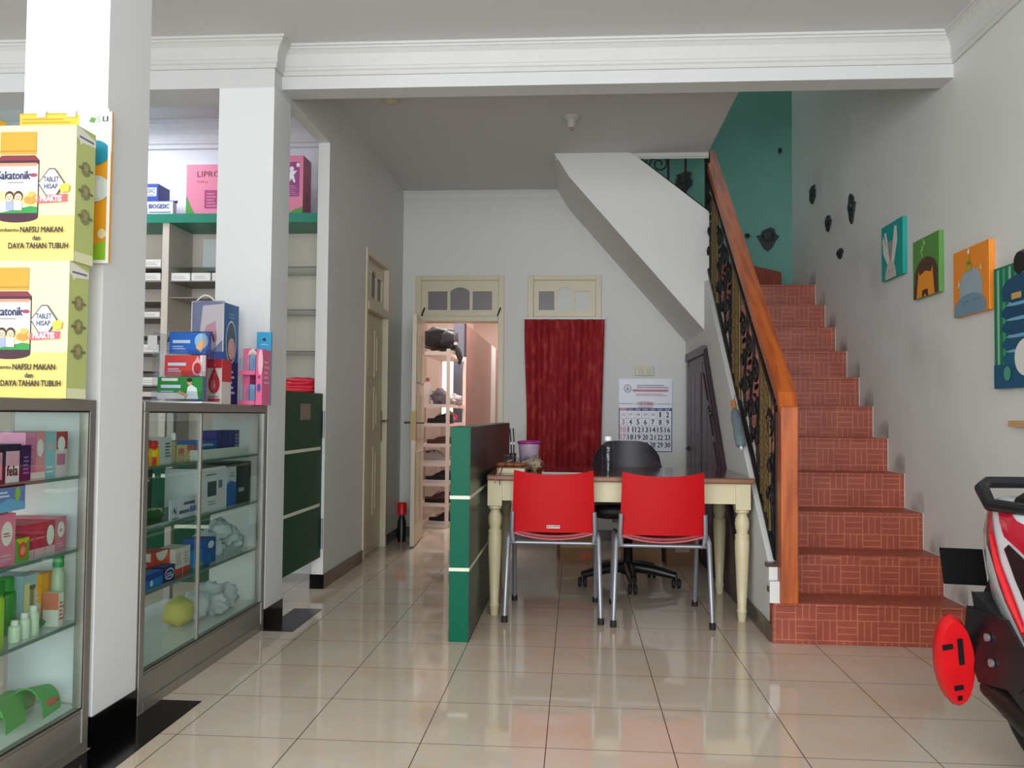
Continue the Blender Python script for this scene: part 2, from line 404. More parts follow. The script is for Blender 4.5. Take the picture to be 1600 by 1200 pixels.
cornice('trim_1', [(-4.7, 4.17), (XW, 4.17), (XW, 4.28), (XR, 4.28), (XR, -2.6)], 2.9, PF, label='moulded white cornice under the front ceiling')
PF2 = [(o*1.9, h*1.15) for o, h in PF]
cornice('trim_2', [(-4.7, 5.62), (-1.57, 5.62)], 2.975, PF2, mat('ornate_cornice', (226, 226, 232), .55, bump=1.0, bscale=22), 'ornate floral cornice on the pharmacy wall')
cornice('trim_3', [(XW, YB), (-.1, YB)], 2.975, [(o*.5, h*.55) for o, h in PF], M_WALL)
cornice('trim_4', [(-.16, 6.40), (.955, 6.40)], 3.0, [(o*1.0, h*.45) for o, h in PF])
# pillars
for nm, y0, y1, lb in (('pillar', 2.655, 2.925, 'white painted pillar nearest the viewer, poster taped to its front'), ('pillar', 4.17, 4.42, 'white painted pillar behind the product displays on the further glass cabinet')):
    mb = MB(); mb.box(-1.78, XW, y0, y1, 0, 2.9 if y0 < 3 else 2.66, M_PILLAR)
    mb.box(-1.784, XW+.004, y0-.004, y1+.004, 0, .095, M_BLACKTILE)
    ST(mb, nm, lb, 'pillar')
# baseboards and dark floor tiles
WB('baseboard_left', None, 0, (XW, XW+.008, 5.15, DY0-.0, 0, .085), (XW, XW+.008, DY1, YB, 0, .085), m=M_BASE)
WB('baseboard_left_end', None, 0, (-1.578, XW+.008, 5.142, 5.15, 0, .085), (-1.578, -1.57, 5.15, 5.6, 0, .085), m=M_BLACKTILE)
WB('baseboard_back', None, 0, (-1.5, -1.385, YB-.008, YB, 0, .085), (-.617, .91, YB-.008, YB, 0, .085), m=M_BASE)
WB('trim_5', 'black granite floor strip by the near pillar', 0, (XW+.004, -1.345, 2.3, 3.11, 0, .002), m=M_BLACKTILE)
WB('trim_6', 'black granite floor strip by the further pillar', 0, (XW+.004, -1.345, 4.13, 4.617, 0, .002), m=M_BLACKTILE)

# ------------------------------------------------------------------ doors and windows
def arch_panel(mb, u0, u1, v0, v1, mk, m, holes, top=False):
    """frame with glazed openings: rails built round the holes (u0,u1,v0,v1,arch)"""
    hz0 = min(h[2] for h in holes); hz1 = max(h[3]+(.035 if h[4] else 0) for h in holes)
    us = [u0]+[x for h in holes for x in (h[0], h[1])]+[u1]
    for i in range(0, len(us), 2): mk(mb, [(us[i], hz0), (us[i+1], hz0), (us[i+1], hz1), (us[i], hz1)], m)
    mk(mb, [(u0, v0), (u1, v0), (u1, hz0), (u0, hz0)], m); mk(mb, [(u0, hz1), (u1, hz1), (u1, v1), (u0, v1)], m)
    for a, b, z0, z1, arch in holes:
        if arch:
            q = [(a+(b-a)*t/12, z1+.035*math.sin(math.pi*t/12)**.8) for t in range(13)]
            mk(mb, q+[(b, hz1+.0001), (a, hz1+.0001)], m)
        elif z1 < hz1: mk(mb, [(a, z1), (b, z1), (b, hz1), (a, hz1)], m)
def mkY(y0, y1): return lambda mb, pts, m: mb.prism(pts, 'y', y0, y1, m)
def mkX(x0, x1): return lambda mb, pts, m: mb.prism(pts, 'x', x0, x1, m)
def transom(name, ax, u0, u1, v0, v1, d0, d1, glass, parent):
    w_ = u1-u0; mk = mkY if ax == 'y' else mkX
    gw = w_*.25; g = w_*.04; e = (w_-3*gw-2*g)/2; hb = v0+(v1-v0)*.18; ht = v0+(v1-v0)*.70
    holes = [(u0+e+i*(gw+g), u0+e+i*(gw+g)+gw, hb, ht, i == 1) for i in range(3)]
    mb = loc(MB(), parent); arch_panel(mb, u0, u1, v0, v1, mk(d0, d1), M_CREAM, holes); f = mb.build('transom_frame', parent)
    for i, h in enumerate(holes):
        p = loc(MB(), parent); dm = (d0+d1)/2; mk(dm-.003, dm+.003)(p, [(h[0]-.008, h[2]-.008), (h[1]+.008, h[2]-.008), (h[1]+.008, h[3]+(.04 if i == 1 else .006)), (h[0]-.008, h[3]+(.04 if i == 1 else .006))], glass[i])
        p.build('transom_pane', parent)
    return f
# door_1: side door in left wall (closed)
root = empty('door_1', (-1.54, 6.48, 0), 'closed cream panelled door in the left wall under a three pane transom', 'door'); root['kind'] = 'structure'
def P(x, y, z): return x-root.location.x, y-root.location.y, z
def loc(mb, r):   # world -> root local
    mb.xf = Matrix.Translation(-Vector(r.location)); return mb
mb = loc(MB(), root)
for b in ((-1.575, -1.49, DY0, DY0+.05, 0, DZ), (-1.575, -1.49, DY1-.05, DY1, .0, DZ), (-1.575, -1.49, DY0+.05, DY1-.05, DZ-.05, DZ), (-1.575, -1.485, DY0+.05, DY1-.05, 1.80, 1.86)): mb.box(*b, M_CREAM)
mb.build('door_frame', root, bevel=.004)
mb = loc(MB(), root); mb.box(-1.57, -1.535, DY0+.05, DY1-.05, .01, 1.80, M_CREAM)
for (z0, z1) in ((.28, .80), (.92, 1.25), (1.32, 1.68)):
    for (y0, y1) in ((6.20, 6.44), (6.53, 6.77)):
        mb.box(-1.536, -1.528, y0, y1, z0, z1, M_CREAM); mb.box(-1.53, -1.522, y0+.05, y1-.05, z0+.05, z1-.05, M_CREAM)
mb.build('door_leaf', root, bevel=.004)
mb = loc(MB(), root); mb.box(-1.535, -1.525, 6.765, 6.80, .83, 1.07, M_BRASS); mb.tube([(-1.525, 6.785, .99), (-1.475, 6.785, .99), (-1.47, 6.70, .985)], .008, M_BRASS)
mb.build('door_handle', root)
transom('t', 'x', DY0+.05, DY1-.05, 1.86, DZ-.05, -1.565, -1.53, [M_FROSTD]*3, root)
# door_2: back doorway with open leaf
root = empty('door_2', (-1.0, 7.48, 0), 'open cream doorway in the back wall with a three pane transom above', 'door'); root['kind'] = 'structure'
mb = loc(MB(), root)
for b in ((-1.385, -1.335, 7.405, 7.58, 0, 2.24), (-.667, -.617, 7.405, 7.58, 0, 2.24), (-1.335, -.667, 7.405, 7.58, 2.20, 2.24), (-1.335, -.667, 7.395, 7.58, 1.845, 1.89)): mb.box(*b, M_CREAM)
mb.build('door_frame', root, bevel=.004)
mb = MB(); T = Matrix.Translation(-Vector(root.location)) @ Matrix.Translation((-1.315, 7.40, 0)) @ Matrix.Rotation(R(4), 4, 'Z')
mb.xf = T; mb.box(-.018, .018, -.62, 0, .01, 1.84, M_CREAM)
for (z0, z1) in ((.2, .75), (.85, 1.2), (1.3, 1.7)):
    for y0 in (-.57, -.29):
        for sx in (1, -1): mb.box(sx*.018, sx*.026, y0, y0+.22, z0, z1, M_CREAM)
leaf = mb.build('door_leaf', root, bevel=.003)
mb = MB(); mb.xf = T; mb.box(-.021, .021, -.622, -.585, .84, 1.07, M_BRASS)
for sx in (1, -1): mb.tube([(sx*.02, -.605, .98), (sx*.07, -.605, .98), (sx*.072, -.53, .975)], .008, M_BRASS)
mb.build('door_handle', root)
transom('t', 'y', -1.335, -.667, 1.89, 2.20, 7.43, 7.46, [M_FROST]*3, root)
mb = loc(MB(), root)
for x in (-1.33, -.675): mb.tube([(x, 7.42, 1.89), (x+.012, 7.40, 1.92), (x+.03, 7.38, 1.96)], .006, M_IRON)
mb.build('transom_stay', root)
# window_1
root = empty('window_1', (-.1, 7.48, .55), 'cream framed window in the back wall behind the red curtain, three pane transom above', 'window'); root['kind'] = 'structure'
mb = loc(MB(), root)
for b in ((-.416, -.366, 7.405, 7.57, .55, 2.24), (.162, .212, 7.405, 7.57, .55, 2.24), (-.366, .162, 7.405, 7.57, 2.20, 2.24), (-.366, .162, 7.40, 7.57, 1.845, 1.89), (-.366, .162, 7.40, 7.57, .55, .60)): mb.box(*b, M_CREAM)
mb.build('window_frame', root, bevel=.004)
transom('t', 'y', -.366, .162, 1.89, 2.20, 7.43, 7.46, [M_FROST, M_FROSTL, M_FROSTL], root)
mb = loc(MB(), root); mb.box(-.366, .162, 7.47, 7.476, .6, 1.845, M_FROSTL); mb.build('window_pane', root)
# curtain and rod
mb = MB(); mb.tube([(-.45, 7.36, 1.868), (.245, 7.36, 1.868)], .009, M_WHITE); mb.tube([(-.43, 7.42, 1.868), (-.43, 7.36, 1.868)], .006, M_WHITE); mb.tube([(.225, 7.42, 1.868), (.225, 7.36, 1.868)], .006, M_WHITE)
tag(mb.build('curtain_rod'), 'thin white curtain rod across the back window', 'curtain rod')
M_VELVET = streak_mat('red_velvet', (142, 8, 22), (196, 66, 66), 26, 26, 9, .8, .5, .8)
def cur(u, v):
    z = .50+1.355*v; x0 = -.425+.012*math.sin(v*5); x1 = .238-.03*(1-v); x = x0+(x1-x0)*u
    return (x, 7.355+.013*math.sin(u*2*math.pi*7+.6*math.sin(v*4))+.008*math.sin(u*31+v*3), z)
mb = MB(); mb.grid(cur, 90, 16, M_VELVET, th=(0, .004, 0))
tag(mb.build('curtain'), 'long mottled red velvet curtain hanging over the back window', 'curtain')

# ------------------------------------------------------------------ staircase
RS, TR, Y1 = .1864, .2528, 4.17
root = empty('staircase', (1.35, 5.5, 0), 'steep terracotta tiled staircase climbing along the right wall', 'staircase')
M_GROUT = mat('white_grout', (214, 200, 184), .7)
for n in range(11):
    y = Y1+n*TR; z = (n+1)*RS
    mb = loc(MB(), root)
    XL = .92 if n == 0 else .992
    mb.box(XL, XR-.006, y, (4.238 if n == 0 else y+TR+.04) if n < 10 else YB-.002, (0 if n == 0 else z-RS-.03), z, M_STAIR)
    if n == 0: mb.box(.992, XR-.006, 4.238, y+TR+.04, 0, z, M_STAIR)
    mb.box(XR-.006, XR-.001, y-.002, y+TR, z-RS, z+.003, M_GROUT)
    mb.box(XL, XR-.01, y-.006, y+.01, z-.014, z+.0015, M_STAIR)
    mb.build('step', root, bevel=.002)
mb = loc(MB(), root); mb.prism([(.96, 6.78), (1.30, 6.84), (1.67, 7.24), (1.67, YB-.002), (.96, YB-.002)], 'z', 11*RS, 12*RS, M_STAIR); mb.build('step', root)
# stringer wall
def sz(y): return .2+(y-4.07)*.82
mb = MB(); mb.prism([(4.24, 0), (6.36, 0), (6.36, sz(6.30)), (6.28, sz(6.28)), (4.24, sz(4.24))], 'x', .92, .99, M_WALL)
mb.box(.92, .99, 6.36, 7.42, 0, 1.72, M_WALL)
ST(mb, 'wall_stringer', 'white sloping stringer wall at the side of the stair')
mb = MB(); mb.box(.912, .92, 4.19, 4.98, 0, .085, M_BASE); mb.box(.912, .92, 7.15, 7.41, 0, .085, M_BASE); ST(mb, 'baseboard_stair')
mb = MB(); mb.box(.905, .99, 4.16, 4.236, RS+.0005, RS+.10, M_WALL); mb.box(.90, .99, 4.165, 4.20, RS+.05, RS+.075, M_BASE); mb.box(.898, .99, 4.20, 4.235, RS+.16, RS+.18, M_BASE); mb.box(.91, .985, 4.20, 4.238, RS+.10, RS+.16, M_WALL)
ST(mb, 'trim_7', 'broken plaster end of the stringer wall above the first step')
# upper flight: solid slab against the back wall
mb = MB(); mb.prism([(-.17, 2.975), (-.06, 2.80), (.915, 1.68), (.955, 1.62), (.955, 2.533), (.43, 2.945), (.38, 2.975)], 'y', 6.36, 7.415, M_WALL)
ST(mb, 'wall_upper_flight', 'white sloping underside and side of the upper stair flight')
# under-stair cupboard door (dark)
root = empty('door_3', (.9, 6.1, 0), 'dark brown slanted cupboard door set in the wall under the stair', 'door'); root['kind'] = 'structure'
def slz(y): return .706+(y-5.376)*1.0
mb = loc(MB(), root)
out = [(5.02, 0), (7.14, 0), (7.14, 1.53), (6.20, 1.53), (5.02, slz(5.02))]
mb.prism(out, 'x', .905, .919, M_DARKDOOR)
mb.box(.885, .918, 6.20, 7.17, 1.49, 1.55, M_DARKDOOR)
mb.tube([(.905, 6.22, 1.53), (.905, 5.0, slz(5.0))], .012, M_DARKDOOR)
mb.box(.896, .906, 7.08, 7.14, 0, 1.5, M_DARKDOOR)
mb.build('door_frame', root)
for y0, y1 in ((6.26, 7.06), (5.45, 6.20)):
    mb = loc(MB(), root)
    zt = 1.44 if y0 > 6.2 else None
    pts = [(y0, .06), (y1, .06), (y1, 1.44 if zt else slz(y1)-.05), (y0, 1.44 if zt else slz(y0)-.05)]
    mb.prism(pts, 'x', .890, .906, M_DARKDOOR)
    k = 3
    for i in range(k):
        a = y0+.04+i*(y1-y0-.05)/k; b = a+(y1-y0-.05)/k-.035
        za = 1.36 if zt else slz(a)-.13; zb = 1.36 if zt else slz(b)-.13
        mb.prism([(a, .14), (b, .14), (b, zb), (a, za)], 'x', .880, .892, M_DARKDOOR)
    mb.build('door_leaf', root, bevel=.002)
for y, z in ((6.86, .80), (5.72, 1.07)):
    mb = loc(MB(), root); mb.tube([(.882, y, z), (.86, y, z), (.858, y-.07, z)], .009, M_IRON); mb.lathe([(.018, 0), (.016, .01)], (.868, y, z), M_IRON, 12, 'x'); mb.build('door_handle', root)

# ------------------------------------------------------------------ stair railings
def scroll(mb, y, z, s, a0, m, x, turns=1.6, flip=1, r=.0075):
    pts = []
    for i in range(26):
        t = i/25; a = a0+flip*t*turns*2*math.pi; rr = s*(1-t*.85)
        pts.append((x, y+rr*math.cos(a), z+rr*math.sin(a)))
    mb.tube(pts, [r*(1.1-.5*i/25) for i in range(26)], m, 6)
def leafy(mb, y, z, L, a, x, m):
    c, s_ = math.cos(a), math.sin(a)
    pts = [(x, y+c*L*t, z+s_*L*t) for t in (0, .25, .5, .75, 1)]
    mb.tube(pts, [.003, .009, .012, .008, .002], m, 6)
root = empty('stair_railing', (.97, 5.2, RS), 'ornate iron stair railing with gold mesh panels and an orange varnished wooden handrail', 'railing')
hz = lambda y: 1.085+(y-4.158)*.782
mb = loc(MB(), root); mb.box(.95, 1.03, 4.13, 4.21, RS+.001, 1.10, M_WOOD); mb.build('newel_post', root, bevel=.006)
mb = loc(MB(), root); dd = .04
mb.prism([(4.13, hz(4.13)-.005), (6.62, hz(6.62)-.005), (6.62, hz(6.62)+.06), (4.19, hz(4.19)+.06), (4.13, hz(4.13)+.0)], 'x', .948, 1.032, M_WOOD); mb.build('handrail', root, bevel=.010)
mb = loc(MB(), root)
bz = lambda y: sz(y)+.03
mb.tube([(.955, 4.25, bz(4.25)), (.955, 6.40, bz(6.40))], .014, M_IRON, 6); mb.tube([(.955, 4.22, hz(4.22)-.05), (.955, 6.45, hz(6.45)-.05)], .013, M_IRON, 6)
mb.tube([(.955, 4.24, bz(4.24)), (.955, 4.24, hz(4.24)-.03)], .012, M_IRON, 6); mb.tube([(.955, 6.42, bz(6.40)), (.955, 6.42, 3.0)], .014, M_IRON, 6)
mb.build('rail_frame', root)
pan = [4.48, 5.28, 6.1]
for y0 in pan:
    wd = .20
    mb = loc(MB(), root)
    for yy in (y0-wd/2, y0, y0+wd/2): mb.tube([(.955, yy, bz(yy)), (.955, yy, hz(yy)-.05)], .010, M_GOLD, 6)
    for i in range(6):
        yy = y0-wd/2+wd*(i+.5)/6
        a, b = bz(yy)+.02, hz(yy)-.07; nb = 22
        mb.tube([(.955, yy, a+(b-a)*k/(nb*2)) for k in range(nb*2+1)], [.0075 if k % 2 else .003 for k in range(nb*2+1)], M_GOLD, 5)
    for k in range(1, 9):
        f = k/9; mb.tube([(.955, y0-wd/2, bz(y0-wd/2)+(hz(y0-wd/2)-.05-bz(y0-wd/2))*f), (.955, y0+wd/2, bz(y0+wd/2)+(hz(y0+wd/2)-.05-bz(y0+wd/2))*f)], .004, M_GOLD, 5)
    mb.build('mesh_panel', root)
for y0 in (4.35, 4.70, 4.88, 5.05, 5.52, 5.70, 5.90, 6.30):
    mb = loc(MB(), root); m_ = (bz(y0)+hz(y0))/2; H = hz(y0)-.05-bz(y0)
    mb.tube([(.955, y0-.06+.05*math.sin(t*6.3), bz(y0)+.02+H*t*.95) for t in [i/20 for i in range(21)]], .008, M_IRON, 6)
    scroll(mb, y0+.03, m_+.16, .075, .5, M_IRON, .955); scroll(mb, y0-.02, m_-.18, .07, 3.6, M_IRON, .955, flip=-1)
    scroll(mb, y0+.02, m_-.02, .05, 2, M_IRON, .955)
    for k in range(7): leafy(mb, y0+.04*math.sin(k*2.1), m_-.3+k*.10, .07, .6+k*1.3, .955+.012*(-1)**k, M_IRON)
    mb.build('scroll_ornament', root)
root = empty('stair_railing', (.7, 6.38, 2.6), 'black scrolled iron railing seen in the triangle above the upper flight', 'railing')
mb = loc(MB(), root)
uz = lambda x: 2.945-(x-.43)*.783
mb.tube([(.43, 6.40, uz(.43)+.01), (.94, 6.40, uz(.94)+.01)], .010, M_IRON, 6)
for x in (.665, .79, .935): mb.tube([(x, 6.40, uz(x)), (x, 6.40, 3.4)], .008, M_IRON, 6)
mb.tube([(.25, 6.40, 3.75), (.94, 6.40, 3.4)], .012, M_IRON, 6)
mb.build('rail_frame', root)
mb = loc(MB(), root)
for (x, z, s_, a0, fl) in ((.50, 2.93, .05, 4, 1), (.60, 2.90, .06, 1, -1), (.56, 2.97, .045, 2.5, 1)):
    pts = [(x+s_*(1-t*.8)*math.cos(a0+fl*t*8), 6.40, z+s_*(1-t*.8)*math.sin(a0+fl*t*8)) for t in [i/24 for i in range(25)]]
    mb.tube(pts, .006, M_IRON, 6)
mb.build('scroll_ornament', root)

# ------------------------------------------------------------------ table and chairs
TX0, TX1, TY0, TY1, TZ = -.45, .905, 4.55, 5.36, .735
root = empty('table', (.23, 4.95, 0), 'cream table with turned legs and a glossy brown wooden top', 'table')
mb = loc(MB(), root); mb.box(TX0-.01, TX1+.008, TY0-.02, TY1+.02, TZ-.028, TZ, mat('table_edge_brown', (126, 78, 44), .35)); tt = mb.build('tabletop', root, bevel=.006)
mb = loc(MB(), root); mb.box(TX0-.002, TX1, TY0-.012, TY1+.012, TZ-.004, TZ+.0006, M_BROWNTOP); mb.build('dark_inlay', root)
mb = loc(MB(), root)
mb.box(TX0+.06, TX1-.06, TY0+.02, TY0+.045, .60, TZ-.028, M_CREAMWHITE); mb.box(TX0+.06, TX1-.06, TY1-.045, TY1-.02, .60, TZ-.028, M_CREAMWHITE)
for x in (TX0+.015, TX1-.04): mb.box(x, x+.025, TY0+.05, TY1-.05, .60, TZ-.028, M_CREAMWHITE)
mb.build('apron', root, bevel=.002)
LP = [(.018, 0), (.020, .004), (.024, .045), (.026, .05), (.026, .058), (.022, .062), (.029, .20), (.036, .36), (.037, .41), (.034, .425), (.036, .432), (.036, .442), (.030, .447), (.028, .455), (.034, .475), (.037, .50), (.034, .525), (.024, .545), (.027, .553), (.036, .558), (.036, .568), (.032, .572)]
for x in (TX0+.03, TX1-.045):
    for y in (TY0+.05, TY1-.06):
        mb = loc(MB(), root); mb.box(x-.038, x+.038, y-.038, y+.038, .572, TZ-.028, M_CREAMWHITE); mb.lathe(LP, (x, y, 0), M_CREAMWHITE, 24); mb.build('leg', root, bevel=.002)
def red_chair(loc_, label, sticker):
    root = empty('red_chair', loc_, label, 'chair', 'red plastic chairs facing the table')
    W = .212
    def back(u, v):
        x = -W+2*W*u; k = 1-abs(2*u-1)
        c = (2*u-1)**2
        wv = 1 - .05*v
        z = .455+.315*v - (.022*(1-c) if v > .99 else .022*(1-c)*v)
        if v == 0: z += .0
        return (x*wv, -.03-.035*v+.03*c, z)
    mb = MB(); mb.grid(back, 20, 10, M_RED, th=(0, .012, 0)); b = mb.build('backrest', root, bevel=.003)
    def seat(u, v):
        x = -.20+.40*u; c = (2*u-1)**2
        return (x, -.0+.40*v, .425+.028*c+.02*v-.03*(v**6)+.012*math.cos(v*3))
    mb = MB(); mb.grid(seat, 16, 12, mat('dark_red_plastic', (150, 8, 18), .4), th=(0, 0, -.012)); mb.build('seat', root)
    mb = MB(); mb.tube([(-.2+.4*t, -.012, .418+.03*(2*t-1)**2) for t in [i/14 for i in range(15)]], .005, mat('pink_edge', (190, 90, 100), .5)); mb.build('seat_edge', root)
    for sx in (-1, 1):
        mb = MB(); mb.tube([(sx*.205, .0, .40), (sx*.212, -.015, .46), (sx*.208, -.03, .56)], .012, M_STEEL, 8, flat=.7); mb.build('back_support', root)
        mb = MB(); mb.tube([(sx*.215, .06, .43), (sx*.226, .02, .445), (sx*.230, -.005, .42), (sx*.243, -.035, .02)], .0125, M_STEEL, 10); l = mb.build('leg', root)
        mb = MB(); mb.lathe([(.016, 0), (.016, .03), (.013, .034)], (sx*.243, -.036, 0), M_RUBBER, 12); f = mb.build('foot_cap', root)
        mb = MB(); mb.tube([(sx*.215, .06, .43), (sx*.222, .36, .425), (sx*.226, .40, .40), (sx*.228, .49, .02)], .0125, M_STEEL, 10); mb.build('leg', root)
        mb = MB(); mb.lathe([(.016, 0), (.016, .03), (.013, .034)], (sx*.228, .492, 0), M_RUBBER, 12); mb.build('foot_cap', root)
    mb = MB(); mb.tube([(-.225, .03, .395), (.225, .03, .395)], .010, M_STEEL); mb.build('cross_bar', root)
    mb = MB(); mb.tube([(-.22, .36, .40), (.22, .36, .40)], .010, M_STEEL); mb.build('cross_bar', root)
    if sticker:
        mb = MB(); F = Face(mb, (-.032, -.047, .478), (1, 0, 0), (0, 0, 1)); F.rect(0, 0, .066, .016, C(220, 200, 180)); F.rect(.004, .003, .062, .013, C(40, 20, 20)); F.text('chitose', .008, .004, .058, .012, C(230, 220, 210), True)
        tag(mb.build('maker_label', root), 'small pale label on the back')
    return root
red_chair((-.11, 4.475, 0), 'red plastic chair on the left, small pale label low on its back', True)
red_chair((.437, 4.437, 0), 'red plastic chair on the right, plain back without a label', False)

# office chair
root = empty('office_chair', (.33, 5.62, 0), 'black office chair behind the table on a five star base with castors', 'chair')
cx, cy = .33, 5.50
def ob(u, v):
    a = (2*u-1); W = .235*(1-.12*max(0, v-.45)**2/.3)
    rc = 1-.10*abs(a)**4*(v > .5)
    z = .50+.385*v - (.09*abs(a)**4.5 if v > .8 else .09*abs(a)**4.5*v)
    return (cx+W*a, 5.70+.07*v-.09*a*a, z)
mb = loc(MB(), root); mb.grid(ob, 20, 12, M_LEATHER, th=(0, .06, 0)); mb.build('backrest', root, bevel=.015, seg=3)
mb = loc(MB(), root); mb.blob((cx, cy+.0, .475), (.25, .24, .055), M_LEATHER, 0, 0, .45, 28, 10); mb.build('seat', root)
mb = loc(MB(), root); mb.tube([(cx, cy+.15, .42), (cx, cy+.27, .43), (cx, cy+.30, .60)], .02, M_BLACK, 8, flat=1.6); mb.build('back_bracket', root)
mb = loc(MB(), root); mb.box(cx-.1, cx+.1, cy-.09, cy+.09, .395, .43, M_BLACK); mb.build('seat_plate', root, bevel=.005)
mb = loc(MB(), root); mb.lathe([(.045, .07), (.05, .10), (.04, .14), (.03, .15), (.028, .28), (.018, .285), (.016, .40)], (cx, cy, 0), M_BLACK); mb.build('gas_lift', root)
for k in range(5):
    a = R(-88+72*k); dx, dy = math.cos(a), math.sin(a)
    mb = loc(MB(), root); mb.tube([(cx+dx*.02, cy+dy*.02, .115), (cx+dx*.15, cy+dy*.15, .105), (cx+dx*.30, cy+dy*.30, .075)], [.040, .036, .026], M_BLACK, 8, flat=.9); l = mb.build('leg', root)
    q = (cx+dx*.30, cy+dy*.30)
    mb = loc(MB(), root)
    for o_ in (-.016, .016): mb.lathe([(.020, -.011), (.030, -.008), (.030, .008), (.020, .011)], (q[0]+o_, q[1], .0305), M_RUBBER, 16, 'x')
    mb.tube([(q[0], q[1], .03), (q[0], q[1], .075)], .008, M_BLACK); mb.build('castor', root)

# cartons under the table near the back wall
def simple_box(name, b, m, label, cat, faces=None, group=None, bev=.002, rot=0):
    mb = MB(); mb.box(*b, m)
    if faces: faces(mb, b)
    if rot:
        c = Vector(((b[0]+b[1])/2, (b[2]+b[3])/2, 0)); mb.xf = Matrix.Translation(c) @ Matrix.Rotation(R(rot), 4, 'Z') @ Matrix.Translation(-c)
    return tag(mb.build(name, bevel=0), label, cat, group)
def fl(mb, b):
    F = Face(mb, (b[0], b[2], b[4]), (1, 0, 0), (0, 0, 1)); w_, h = b[1]-b[0], b[5]-b[4]
    F.rect(.0, h*.42, w_, h*.5, C(176, 140, 96)); F.rect(w_*.55, .02, w_*.9, h*.3, C(190, 84, 50))
simple_box('cardboard_box', (-.12, .13, 6.30, 6.60, 0, .24), M_CARDBOARD, 'small cardboard box with orange print under the table behind the left red chair', 'box', fl, rot=6)
simple_box('cardboard_box', (.34, .62, 6.35, 6.72, 0, .21), M_CARDBOARD, 'brown cardboard box on the floor behind the office chair base', 'box', lambda mb, b: Face(mb, (b[0], b[2], b[4]), (1, 0, 0), (0, 0, 1)).rect(.0, .09, .28, .105, C(110, 80, 54)), rot=-3)
simple_box('cardboard_box', (.64, .86, 6.20, 6.52, 0, .19), mat('dark_cardboard', (116, 84, 58), .8), 'darker cardboard box against the cupboard door under the stair', 'box', lambda mb, b: Face(mb, (b[0], b[2], b[4]), (1, 0, 0), (0, 0, 1)).rect(.06, .1, .16, .15, C(150, 120, 96)))

# things on the table
root = empty('water_bottle', (.175, 4.72, TZ), 'clear plastic water bottle with a white cap on the table', 'bottle')
mb = MB(); mb.lathe([(.026, 0), (.032, .006), (.033, .03), (.031, .06), (.033, .065), (.033, .12), (.031, .125), (.033, .13), (.033, .15), (.026, .168), (.015, .18), (.0145, .192)], (0, 0, 0), M_CLEAR, 24); mb.build('bottle_body', root)
mb = MB(); mb.lathe([(.0295, .004), (.030, .055)], (0, 0, 0), thin_glass('water', (.86, .90, .92), 1.33), 20)
mb.build('water', root)
mb = MB(); mb.lathe([(.019, .180), (.019, .200), (.017, .203)], (0, 0, 0), M_WHITE, 24); mb.build('cap', root)
root = empty('plastic_tub', (-.27, 5.10, TZ), 'translucent mauve plastic tub with a purple rim on the table', 'tub')
mb = MB(); mb.lathe([(.048, 0), (.052, .002), (.062, .145)], (0, 0, 0), mat('mauve_translucent_plastic', (176, 156, 172), .35), 24); mb.build('tub_body', root)
mb = MB(); mb.lathe([(.064, .145), (.070, .148), (.070, .156), (.064, .162), (.05, .164)], (0, 0, 0), mat('purple_plastic', (150, 30, 130), .35), 24); mb.build('lid', root)
root = empty('pen_holder', (-.365, 5.10, TZ), 'dark narrow pen holder with two black pens beside the mauve tub', 'pen holder')
mb = MB(); mb.lathe([(.018, 0), (.020, .09)], (0, 0, 0), mat('dark_purple_plastic', (50, 16, 44), .4), 16); mb.build('holder', root)
for dx in (-.008, .010):
    mb = MB(); mb.tube([(dx*.5, 0, .02), (dx-.004, .0, .15), (dx-.010, .0, .235)], .0042, M_BLACK); mb.tube([(dx-.003, 0, .14), (dx-.0035, 0, .155)], .0048, M_WHITE); mb.build('pen', root)
root = empty('snack_tray', (-.34, 4.74, TZ), 'white box tray of brown snacks under clear plastic at the table end', 'tray')
mb = MB(); mb.box(-.08, .07, -.07, .09, 0, .028, M_CREAMWHITE); mb.box(-.07, .06, -.06, .08, .028, .034, C(110, 84, 60)); mb.build('tray', root, bevel=.004)
for k in range(9):
    mb = MB(); mb.blob((-.06+.015*k, -.03+.05*((k*7) % 3)/2, .045), (.028, .018, .013), mat('brown_snack', (142, 78, 48), .6, bump=.4), .3, k, 1, 12, 8); mb.build('snack', root)
mb = MB(); mb.blob((-.02, .02, .062), (.05, .05, .032), M_CLEAR, .5, 3); mb.blob((.07, .03, .055), (.05, .04, .03), M_CLEAR, .5, 5); mb.build('plastic_wrap', root)
mb = MB(); mb.tube([(-.07, -.075, .03), (-.072, -.16, .005), (-.073, -.205, -.01), (-.074, -.215, -.04)], .0025, C(230, 120, 40)); mb.build('orange_cord', root)
mb = MB(); mb.tube([(-.05, -.075, .03), (-.052, -.16, .005), (-.053, -.205, -.01), (-.05, -.215, -.05)], .0025, C(60, 60, 80)); mb.build('blue_cord', root)
root = empty('bread_bag', (-.24, 4.93, TZ), 'crumpled clear bag of beige crackers beside the snack tray', 'snack bag')
mb = MB(); mb.blob((0, 0, .035), (.05, .04, .032), mat('beige_crackers', (196, 168, 128), .6, bump=.5), .5, 2, .8); mb.build('crackers', root)
mb = MB(); mb.blob((0, 0, .04), (.06, .05, .04), M_CLEAR, .5, 8); mb.build('plastic_bag', root)
root = empty('tablet', (-.05, 4.76, TZ), 'dark flat tablet lying on the table behind the left red chair', 'tablet')
mb = MB(); mb.box(-.13, .13, -.08, .08, 0, .009, C(190, 176, 170)); mb.build('shell', root, bevel=.003)
mb = MB(); mb.box(-.122, .122, -.073, .073, .009, .0105, mat('black_screen', (14, 10, 16), .1)); mb.build('screen', root)

